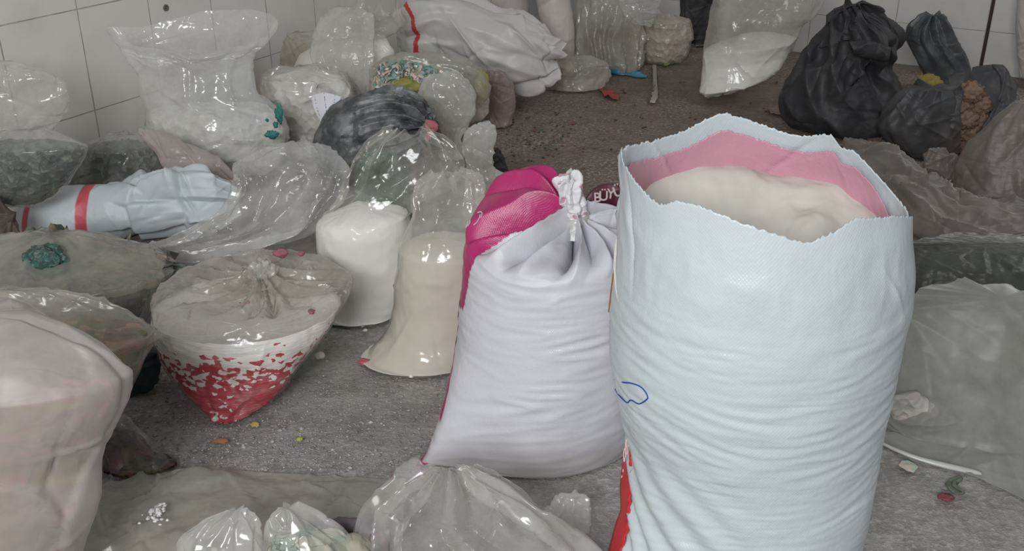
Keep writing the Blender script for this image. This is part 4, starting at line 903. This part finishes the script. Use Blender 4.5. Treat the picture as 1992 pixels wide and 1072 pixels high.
bag('dark_green_bag', 'low dusty bag of dark green scraps lying beyond the open sack', r, F_BROWN if False else film_mat('green_dusty_film', col=(.22, .22, .19), tint=(.7, .7, .64), a0=.35, a1=.7, rough=.4), seed=88, e=1.8, fill=(500, chips_mat('very_dark_green_scraps', [srgb(40, 52, 46), srgb(54, 66, 58), srgb(46, 48, 42), srgb(34, 60, 50)], 22), 'green_scraps', 0.01, 0.012))
r = [(1748, 582, 2150, 578, 2.12, .3), (1738, 600, 2170, 598, 2.12, .35), (1722, 660, 2180, 660, 2.1, .38), (1705, 730, 2160, 730, 2.06, .5), (1698, 790, 2150, 790, 2.0, .6), (1704, 840, 2130, 845, 1.97, .62), (1730, 872, 2090, 885, 1.95, .6)]
bag('grey_film_bag', 'large grey dusty film bag standing just past the open white sack', r, F_GREY, seed=89, e=1.9, cr=(50, .25, .01, .012), lump=.02, lf=4, content=[([(1740, 770, 1785, 768, 1.95, .3), (1728, 795, 1840, 800, 1.95, .25), (1735, 818, 1870, 824, 1.95, .25), (1770, 832, 1860, 836, 1.95, .25)], CH_PAPER, 'paper_scraps', .02, 9)])
bag('grey_film_flap', 'loose lower flap of dusty film on the floor beside the open sack', [('L', 1690, 842, 1.93, 1690, 858, 1.9, .01), ('L', 1760, 860, 1.9, 1770, 905, 1.81, .012), ('L', 1840, 870, 1.88, 1860, 925, 1.77, .012), ('L', 1905, 870, 1.88, 1912, 940, 1.74, .012), ('L', 2000, 850, 1.9, 2010, 1000, 1.66, .012), ('L', 2100, 850, 1.9, 2100, 1060, 1.56, .012)], F_GREY, seed=90, single=True, e=1.6, cr=(40, .2, .008, .008))

# ------------------------------------------------------------------ near side, towards the camera
bag('dark_brown_bag', 'dark brown crushed bag end at the foot of the striped sack', [(-60, 395, -8, 380, 2.72, .6), (-50, 430, 14, 412, 2.72, .6), (-20, 462, 36, 448, 2.7, .6), (5, 490, 54, 478, 2.68, .6), (10, 540, 66, 540, 2.66, .6)], solid_mat('dark_brown_plastic', srgb(72, 62, 54), rough=.6, bump=.5, bscale=20, col2=srgb(92, 82, 72)), seed=91, single=True, cr=(40, .1, .006, .012))
r = [(40, 456, 155, 453, 2.42, .5), (-60, 474, 235, 482, 2.42, .55), (-120, 498, 318, 505, 2.4, .6), (-130, 525, 345, 522, 2.38, .6), (-130, 560, 318, 565, 2.36, .6), (-130, 605, 290, 610, 2.34, .6), (-120, 650, 262, 650, 2.33, .6)]
t, c = bag('milky_bag', 'wide milky film bag with a teal patch in front of the striped sack', r, F_FILLEDD, seed=92, e=1.7, cr=(50, .2, .006, .01), fill=(498, chips_mat('dim_olive_scraps', [srgb(126, 122, 104), srgb(108, 112, 98), srgb(132, 122, 104), srgb(96, 104, 94)], 40), 'olive_scraps', 0.01, 0.02))
lump('teal_scraps', P(88, 510, 2.33), .055, .03, .045, CH_TEAL, t, c, 9, amp=.4)
r = [(-150, 560, 130, 566, 1.98, .12), (-150, 585, 250, 602, 1.97, .14), (-150, 640, 296, 648, 1.93, .4), (-150, 660, 302, 655, 1.92, .45), (-150, 705, 284, 702, 1.9, .5), (-150, 755, 258, 755, 1.88, .5), (-150, 805, 236, 805, 1.87, .5), (-140, 850, 200, 850, 1.86, .5)]
bag('colour_shaving_bag', 'film bag of mixed colour shavings with a pointed corner, behind the pinkish film bag', r, F_FILLEDD, seed=93, e=1.7, cr=(50, .2, .006, .01), fill=(655, CH_RAINBOW, 'colour_shavings', 0.02, 0.012))
bag('teal_bag', 'dark teal bag wedged in shade below the pointed corner of the shavings bag', [(215, 680, 312, 684, 2.1, .5), (195, 720, 310, 722, 2.1, .55), (180, 760, 296, 760, 2.1, .55), (170, 785, 262, 785, 2.1, .5)], solid_mat('dark_teal_plastic', srgb(46, 70, 72), rough=.5, bump=.3), seed=94, single=True)
r = [(-190, 608, 60, 612, 1.46, .5), (-215, 630, 128, 638, 1.46, .55), (-225, 670, 205, 682, 1.46, .6), (-230, 715, 248, 728, 1.45, .6), (-230, 770, 242, 780, 1.45, .6), (-230, 830, 212, 838, 1.44, .6), (-230, 890, 196, 895, 1.44, .6), (-230, 960, 192, 965, 1.43, .6), (-230, 1040, 165, 1045, 1.42, .6), (-220, 1120, 145, 1120, 1.42, .6)]
bag('pinkish_film_bag', 'large pale pinkish translucent film bag closest to the camera, bands of colour showing through', r, film_mat('pinkish_film_over_flakes', col=(.63, .58, .55), tint=(.92, .87, .84), a0=.66, a1=.9, rough=.45, dust=.22, bscale=10, bump=.2, cling=True, acl=.64), seed=95, e=1.6, cr=(26, .35, .004, .008), lump=.01, lf=3, fac=(16, .09, .002), rid=.001, fill=(705, CH_BANDS, 'colour_shavings', .02, .03))
r = [(205, 812, 248, 815, 1.79, .5), (192, 845, 285, 850, 1.79, .5), (190, 885, 320, 890, 1.79, .5), (192, 925, 352, 925, 1.79, .5), (200, 948, 345, 948, 1.79, .5)]
bag('dark_shaving_bag', 'low film bag of dark brown shavings at the edge of the pinkish film bag', r, film_mat('brownish_clear_film', col=(.5, .46, .42), a0=.22, a1=.6, rough=.25), seed=96, e=1.8, fill=(845, CH_BROWN, 'dark_shavings', 0.01, 0.008))
bag('flat_film', 'flat dusty film sheet lying across the floor in front of the red chip bag', [('L', 190, 950, 1.72, 150, 1090, 1.5, .02), ('L', 270, 940, 1.74, 250, 1110, 1.48, .03), ('L', 350, 916, 1.78, 350, 1120, 1.46, .03), ('L', 450, 918, 1.78, 450, 1130, 1.45, .03), ('L', 560, 926, 1.765, 580, 1130, 1.45, .03), ('L', 680, 934, 1.75, 690, 1130, 1.45, .03), ('L', 790, 938, 1.745, 780, 1120, 1.46, .02)], F_DUSTY, seed=97, single=True, e=1.6, cr=(60, .25, .006, .012), lump=.014, lf=5)
bag('pleated_clear_bag', 'fan-pleated clear bag standing in front of the tied magenta sack', [(842, 914, 905, 916, 1.50, .3), (826, 926, 930, 930, 1.49, .32), (772, 956, 988, 960, 1.48, .34), (730, 990, 1042, 995, 1.46, .36), (720, 1030, 1098, 1035, 1.45, .38), (714, 1075, 1152, 1078, 1.44, .4), (710, 1110, 1160, 1110, 1.44, .4)], film_mat('thin_clear_film', col=(.8, .79, .77), a0=.22, a1=.8, rough=.14, dust=.2, bump=.06, bscale=14), seed=98, single=True, fold=(9, .026, -.2, .3), cr=(16, .2, .004, .008), e=1.7, fac=(26, .16, .0015), lump=.004, rid=0)
bag('clear_film_scrap', 'small glossy clear film scrap on the floor behind the pleated bag', [(1095, 964, 1140, 962, 1.58, .15), (1062, 988, 1146, 980, 1.58, .18), (1058, 1020, 1146, 1015, 1.58, .2), (1075, 1045, 1142, 1045, 1.58, .2)], F_CLEAR, seed=99, single=True, e=1.6, cr=(30, .08, .004, .006))
bag('small_clear_bag', 'small crumpled glossy clear bag on the flat film sheet, nearer the pinkish film bag', [(442, 994, 472, 994, 1.46, .4), (402, 1010, 490, 1012, 1.46, .45), (360, 1040, 506, 1042, 1.45, .5), (342, 1075, 518, 1078, 1.44, .5), (340, 1130, 520, 1130, 1.43, .5)], F_CLEAR, seed=100, single=True, cr=(14, .1, .003, .006), fac=(22, .3, .0012), lump=.004, rid=0)
r = [(542, 990, 572, 990, 1.44, .4), (525, 1004, 612, 1008, 1.44, .5), (514, 1035, 660, 1040, 1.43, .5), (508, 1078, 700, 1080, 1.42, .5), (508, 1130, 710, 1130, 1.42, .5)]
bag('small_clear_bag', 'small clear bag with pale green scraps inside, next to the purple slab', r, F_FILLED, seed=101, cr=(14, .1, .003, .006), fac=(22, .26, .0012), lump=.004, rid=0, fill=(1035, chips_mat('pale_green_scraps', [srgb(170, 176, 160), srgb(140, 160, 146), srgb(186, 184, 170)], 30), 'green_scraps', 0.01, 0.012))

# ------------------------------------------------------------------ small things on the floor
def flat_scrap(name, label, cat, pts, mat, z=.012, thick=.004, curl=.01, seed=1, group=None, sub=14):
    """a thin scrap lying on the floor: its outline on the ground, given a curl and a thickness"""
    q = np.array([G(x, y, z) for x, y in pts]); c = q.mean(0); n = len(q) * 6
    k = np.linspace(0, len(q), n, endpoint=False); i = k.astype(int) % len(q); f = (k % 1)[:, None]
    ring = q[i] * (1 - f) + q[(i + 1) % len(q)] * f
    rows = [c + (ring - c) * a for a in np.linspace(.04, 1, sub)]
    V = np.array(rows); V[..., 2] += curl * fbm(V, 30, 2, seed) + curl * .4
    V[..., 2] = np.maximum(V[..., 2], .003)
    b = c.copy(); b[2] = 0
    o = grid_obj(name, V, mat, None, b, cap0=True, solid=thick); return tag(o, label, cat, group)
BLUE = solid_mat('blue_glove_plastic', srgb(52, 124, 158), rough=.45, bump=.3, col2=srgb(84, 142, 160))
def blue_scrap():
    V, S, PH = tube([(1183, 136, 1184, 142, 5.02, 1.2), (1190, 131, 1192, 146, 5.0, 1.2), (1208, 133, 1206, 150, 4.98, 1.2), (1222, 142, 1220, 151, 4.97, 1.2), (1236, 142, 1234, 156, 4.95, 1.4), (1250, 146, 1248, 159, 4.94, 1.4), (1258, 150, 1256, 158, 4.93, 1.2)], 60, 60, 1.9)
    V = settle(crumple(V, True, .006, 14, (30, .06, .005, .008), 0, 1, (6, .01, .4, 1), S, PH, 3)); c = np.array([V[..., 0].mean(), V[..., 1].mean(), 0])
    tag(grid_obj('blue_glove', V, BLUE, None, c, cap0=True, cap1=True), 'crumpled blue plastic glove lying on the far floor', 'glove')
blue_scrap()
flat_scrap('red_scrap', 'torn dull red plastic scrap on the far floor near the blue glove', 'scrap', [(1163, 167), (1168, 168), (1177, 176), (1190, 178), (1204, 188), (1204, 194), (1192, 193), (1178, 187), (1170, 182)], solid_mat('dull_red_plastic', srgb(150, 72, 68), rough=.5), curl=.02, seed=4)
flat_scrap('grey_strip', 'long narrow pale strip lying along the far floor', 'strip', [(1270, 125), (1277, 127), (1278, 160), (1280, 190), (1274, 200), (1264, 199), (1272, 180), (1270, 150)], solid_mat('pale_grey_strip', srgb(170, 160, 150), rough=.7), curl=.006, seed=5)
flat_scrap('green_scrap', 'yellow-green scrap at the foot of the cream scrap bag', 'scrap', [(1290, 124), (1298, 119), (1314, 116), (1304, 126), (1292, 130)], solid_mat('leaf_green_plastic', srgb(128, 142, 96), rough=.6), curl=.02, seed=6)
flat_scrap('cream_chip', 'cream and mint oval chip on the floor beside the grey film flap', 'chip', [(1748, 904), (1754, 896), (1766, 896), (1778, 902), (1786, 910), (1778, 918), (1764, 914)], solid_mat('cream_mint', srgb(196, 182, 168), rough=.6, col2=srgb(150, 176, 162), vscale=40), curl=.004, seed=7)
flat_scrap('green_ribbon', 'curled dull green ribbon scrap by the grey film flap', 'scrap', [(1838, 944), (1846, 932), (1870, 930), (1872, 936), (1852, 938), (1850, 948), (1874, 962), (1862, 964), (1844, 956)], solid_mat('grey_green_plastic', srgb(96, 104, 88), rough=.6), curl=.012, seed=8)
def pebble(name, label, cat, x, y, sx, sy, sz, mat, seed, group=None, zf=.6, amp=.4):
    c = G(x, y, sz * zf); o = lump(name, c, sx, sy, sz, mat, seed=seed, amp=amp, n=18); return tag(o, label, cat, group)
PW = solid_mat('white_wax', srgb(222, 218, 208), rough=.6, bump=.3)
pebble('white_lump', 'white angular lump on the floor right of the red chip bag'.replace('right of', 'beside'), 'lump', 623, 694, .012, .011, .013, PW, 1)
pebble('white_lump', 'tiny white pebble by the foot of the white powder bag', 'lump', 711, 645, .006, .006, .006, PW, 2)
pebble('red_chip', 'red chip at the drawn-out corner of the cream powder bag', 'chip', 709, 706, .015, .012, .01, solid_mat('rose_wax', srgb(190, 92, 100), rough=.6), 3)
pebble('orange_chip', 'small orange-brown chip on the floor below the red chip bag', 'chip', 430, 860, .017, .009, .008, solid_mat('orange_wax', srgb(176, 120, 84), rough=.7), 4, amp=.2)
pebble('yellow_chip', 'small yellow chip on the floor nearest the red chip bag', 'chip', 496, 828, .010, .008, .008, solid_mat('yellow_wax', srgb(186, 172, 96), rough=.7), 5)
pebble('lime_chip', 'small lime green chip alone on the grey floor', 'chip', 583, 857, .007, .007, .007, solid_mat('lime_wax', srgb(160, 176, 70), rough=.7), 6)
pebble('maroon_chip', 'maroon chip on the floor beyond the open sack, near the green ribbon scrap', 'chip', 1840, 970, .015, .011, .009, solid_mat('maroon_wax', srgb(122, 62, 66), rough=.5), 7)
def slab(name, label, pts, Y, mat, seed, k=.7):
    V, S, PH = tube(pts, 50, 60, 2.6); V = settle(crumple(V, True, .004, 20, (20, .05, .003, .004), .002, 40, None, S, PH, seed), .02)
    c = np.array([V[..., 0].mean(), V[..., 1].mean(), V[..., 2].min()])
    tag(grid_obj(name, V, mat, None, c, cap0=True, cap1=True), label, 'wax chunk')
slab('purple_slab', 'dark purple-grey slab end lying on the flat film sheet', [(600, 1006, 604, 1040, 1.50, .6), (640, 1010, 642, 1044, 1.50, .6), (680, 1010, 682, 1042, 1.50, .6), (694, 1013, 692, 1038, 1.50, .6), (699, 1020, 698, 1032, 1.50, .5)], 1.5, solid_mat('purple_grey_wax', srgb(96, 86, 92), rough=.8, bump=.6, bscale=90), 3)
slab('cream_slab', 'pale green and cream chunk in front of the purple slab', [(660, 1050, 655, 1085, 1.44, .6), (685, 1044, 680, 1110, 1.44, .6), (705, 1050, 705, 1120, 1.44, .6), (722, 1066, 722, 1120, 1.44, .6), (728, 1085, 728, 1115, 1.44, .5)], 1.44, solid_mat('cream_green_wax', srgb(160, 154, 138), rough=.8, bump=.5, bscale=60, col2=srgb(140, 148, 130)), 4)
slab('red_blue_chunk', 'broken chunk of dark red and blue shavings beside the pleated clear bag', [(712, 1052, 712, 1075, 1.47, .6), (726, 1040, 724, 1090, 1.47, .6), (742, 1040, 742, 1100, 1.47, .6), (756, 1052, 757, 1100, 1.47, .6)], 1.47, chips_mat('red_blue_flakes', [srgb(122, 58, 56), srgb(92, 48, 56), srgb(56, 70, 84), srgb(110, 90, 88), srgb(70, 44, 50)], 70), 5)
# white crumbs in a small heap on the film sheet and grit strewn over the floor: nobody could count it
def grit(name, label, n, fn, smin, smax, cols, seed):
    rs = np.random.RandomState(seed); vs, fs, cs = [], [], []
    ico = np.array([[0, 0, 1], [.9, 0, .1], [.28, .85, 0], [-.72, .53, .1], [-.72, -.53, 0], [.28, -.85, .1], [0, 0, -.8]]) 
    fi = [[0, 1, 2], [0, 2, 3], [0, 3, 4], [0, 4, 5], [0, 5, 1], [6, 2, 1], [6, 3, 2], [6, 4, 3], [6, 5, 4], [6, 1, 5]]
    for i in range(n):
        p = fn(rs); s_ = rs.uniform(smin, smax) * (1 if rs.uniform() < .93 else 1.8); a = rs.uniform(0, 6.28)
        R = np.array([[math.cos(a), -math.sin(a), 0], [math.sin(a), math.cos(a), 0], [0, 0, 1]])
        V = (ico * rs.uniform(.6, 1.3, (7, 3)) * np.array([1, .8, .55])) @ R.T * s_ + p + np.array([0, 0, s_ * .3])
        k = len(vs) * 7; vs.append(V); fs += [[k + j for j in f] for f in fi]; cs.append(np.repeat(np.array(cols[rs.randint(len(cols))])[None], 7, 0))
    o = mesh_obj(name, np.concatenate(vs), fs, solid_mat(name + '_skin', (1, 1, 1), attr='flake', rough=.9, var=0), None, None, smooth=False, attr={'flake': np.concatenate(cs)}, kind='stuff')
    return tag(o, label, 'crumbs')
def near_floor(rs):
    while True:
        x, y = rs.uniform(240, 900), rs.uniform(640, 945)
        d = math.hypot((x - 470) / 330, (y - 830) / 130)
        if rs.uniform() < math.exp(-d * d): return G(x, y)
grit('pale_grit', 'pale dust crumbs strewn over the floor below the red chip bag', 3200, near_floor, .0012, .0040, [srgb(168, 163, 158), srgb(160, 154, 149), srgb(152, 146, 140), srgb(182, 178, 174), srgb(118, 110, 104), srgb(132, 125, 119)], 3)
def heap(rs): return G(312, 1042, 0) + np.array([rs.normal() * .011, rs.normal() * .014, .045 + abs(rs.normal()) * .006])
grit('white_crumbs', 'little heap of white crumbs on the flat film sheet', 45, heap, .0025, .006, [srgb(222, 220, 216), srgb(206, 204, 200)], 5)
def far_floor(rs):
    if rs.uniform() < .6: x, y = rs.normal(1040, 60), rs.normal(270, 50)
    else: x, y = rs.uniform(960, 1560), rs.uniform(120, 300)
    return G(max(x, 960), max(y, 160))
grit('dark_flecks', 'dark flecks and flakes strewn over the brown far floor', 260, far_floor, .003, .010, [srgb(66, 58, 54), srgb(84, 76, 70), srgb(96, 84, 76), srgb(120, 76, 66), srgb(74, 72, 70)], 6)
for _o in [o for o in bpy.data.objects if o.type in ('FONT', 'CURVE')]: curve_to_mesh(_o)

flat_scrap('tan_scrap', 'flat tan cardboard-like scrap on the floor in front of the big black bag', 'scrap', [(1492, 210), (1520, 206), (1540, 215), (1532, 224), (1500, 222)], solid_mat('tan_scrap', srgb(132, 114, 100), rough=.8), curl=.012, seed=9)
flat_scrap('tan_scrap', 'small tan scrap wedged between the big black bag and the torn black bag', 'scrap', [(1682, 262), (1700, 256), (1716, 268), (1712, 282), (1692, 280)], solid_mat('tan_scrap_dim', srgb(120, 102, 90), rough=.8), curl=.012, seed=10)
def white_strip():
    c = interp([G(1705, 856, .03), G(1740, 874, .03), G(1790, 893, .025), G(1850, 909, .02), G(1908, 924, .012)], 40)
    w = np.interp(np.linspace(0, 1, 40), [0, .5, .9, 1], [.004, .008, .014, .012])[:, None]
    up = np.array([0, .6, .8]); V = np.stack([c - up * w * .5, c + np.array([0, -.004, 0]), c + up * w * .5], 1)
    V[..., 2] = np.maximum(V[..., 2], .016)
    o = grid_obj('white_strip', V, solid_mat('white_strip_plastic', srgb(190, 190, 182), rough=.3, spec=.5), None, c[20] * np.array([1, 1, 0]), wrap=False, solid=.002)
    tag(o, 'narrow white plastic strip lying along the edge of the grey film flap', 'strip')
white_strip()
_rb = bpy.data.objects['tied_powder_bag']; _rc = np.array(_rb.location)
for x, y, sx, sd in ((546, 493, .017, 1), (586, 493, .009, 2), (606, 606, .007, 3)):
    lump('red_scrap', P(x, y, 2.27 if y < 500 else 2.03), sx, .008, sx * .6, solid_mat('dusty_red_wax', srgb(150, 92, 100), rough=.7), _rb, _rc, sd, n=14, amp=.7)
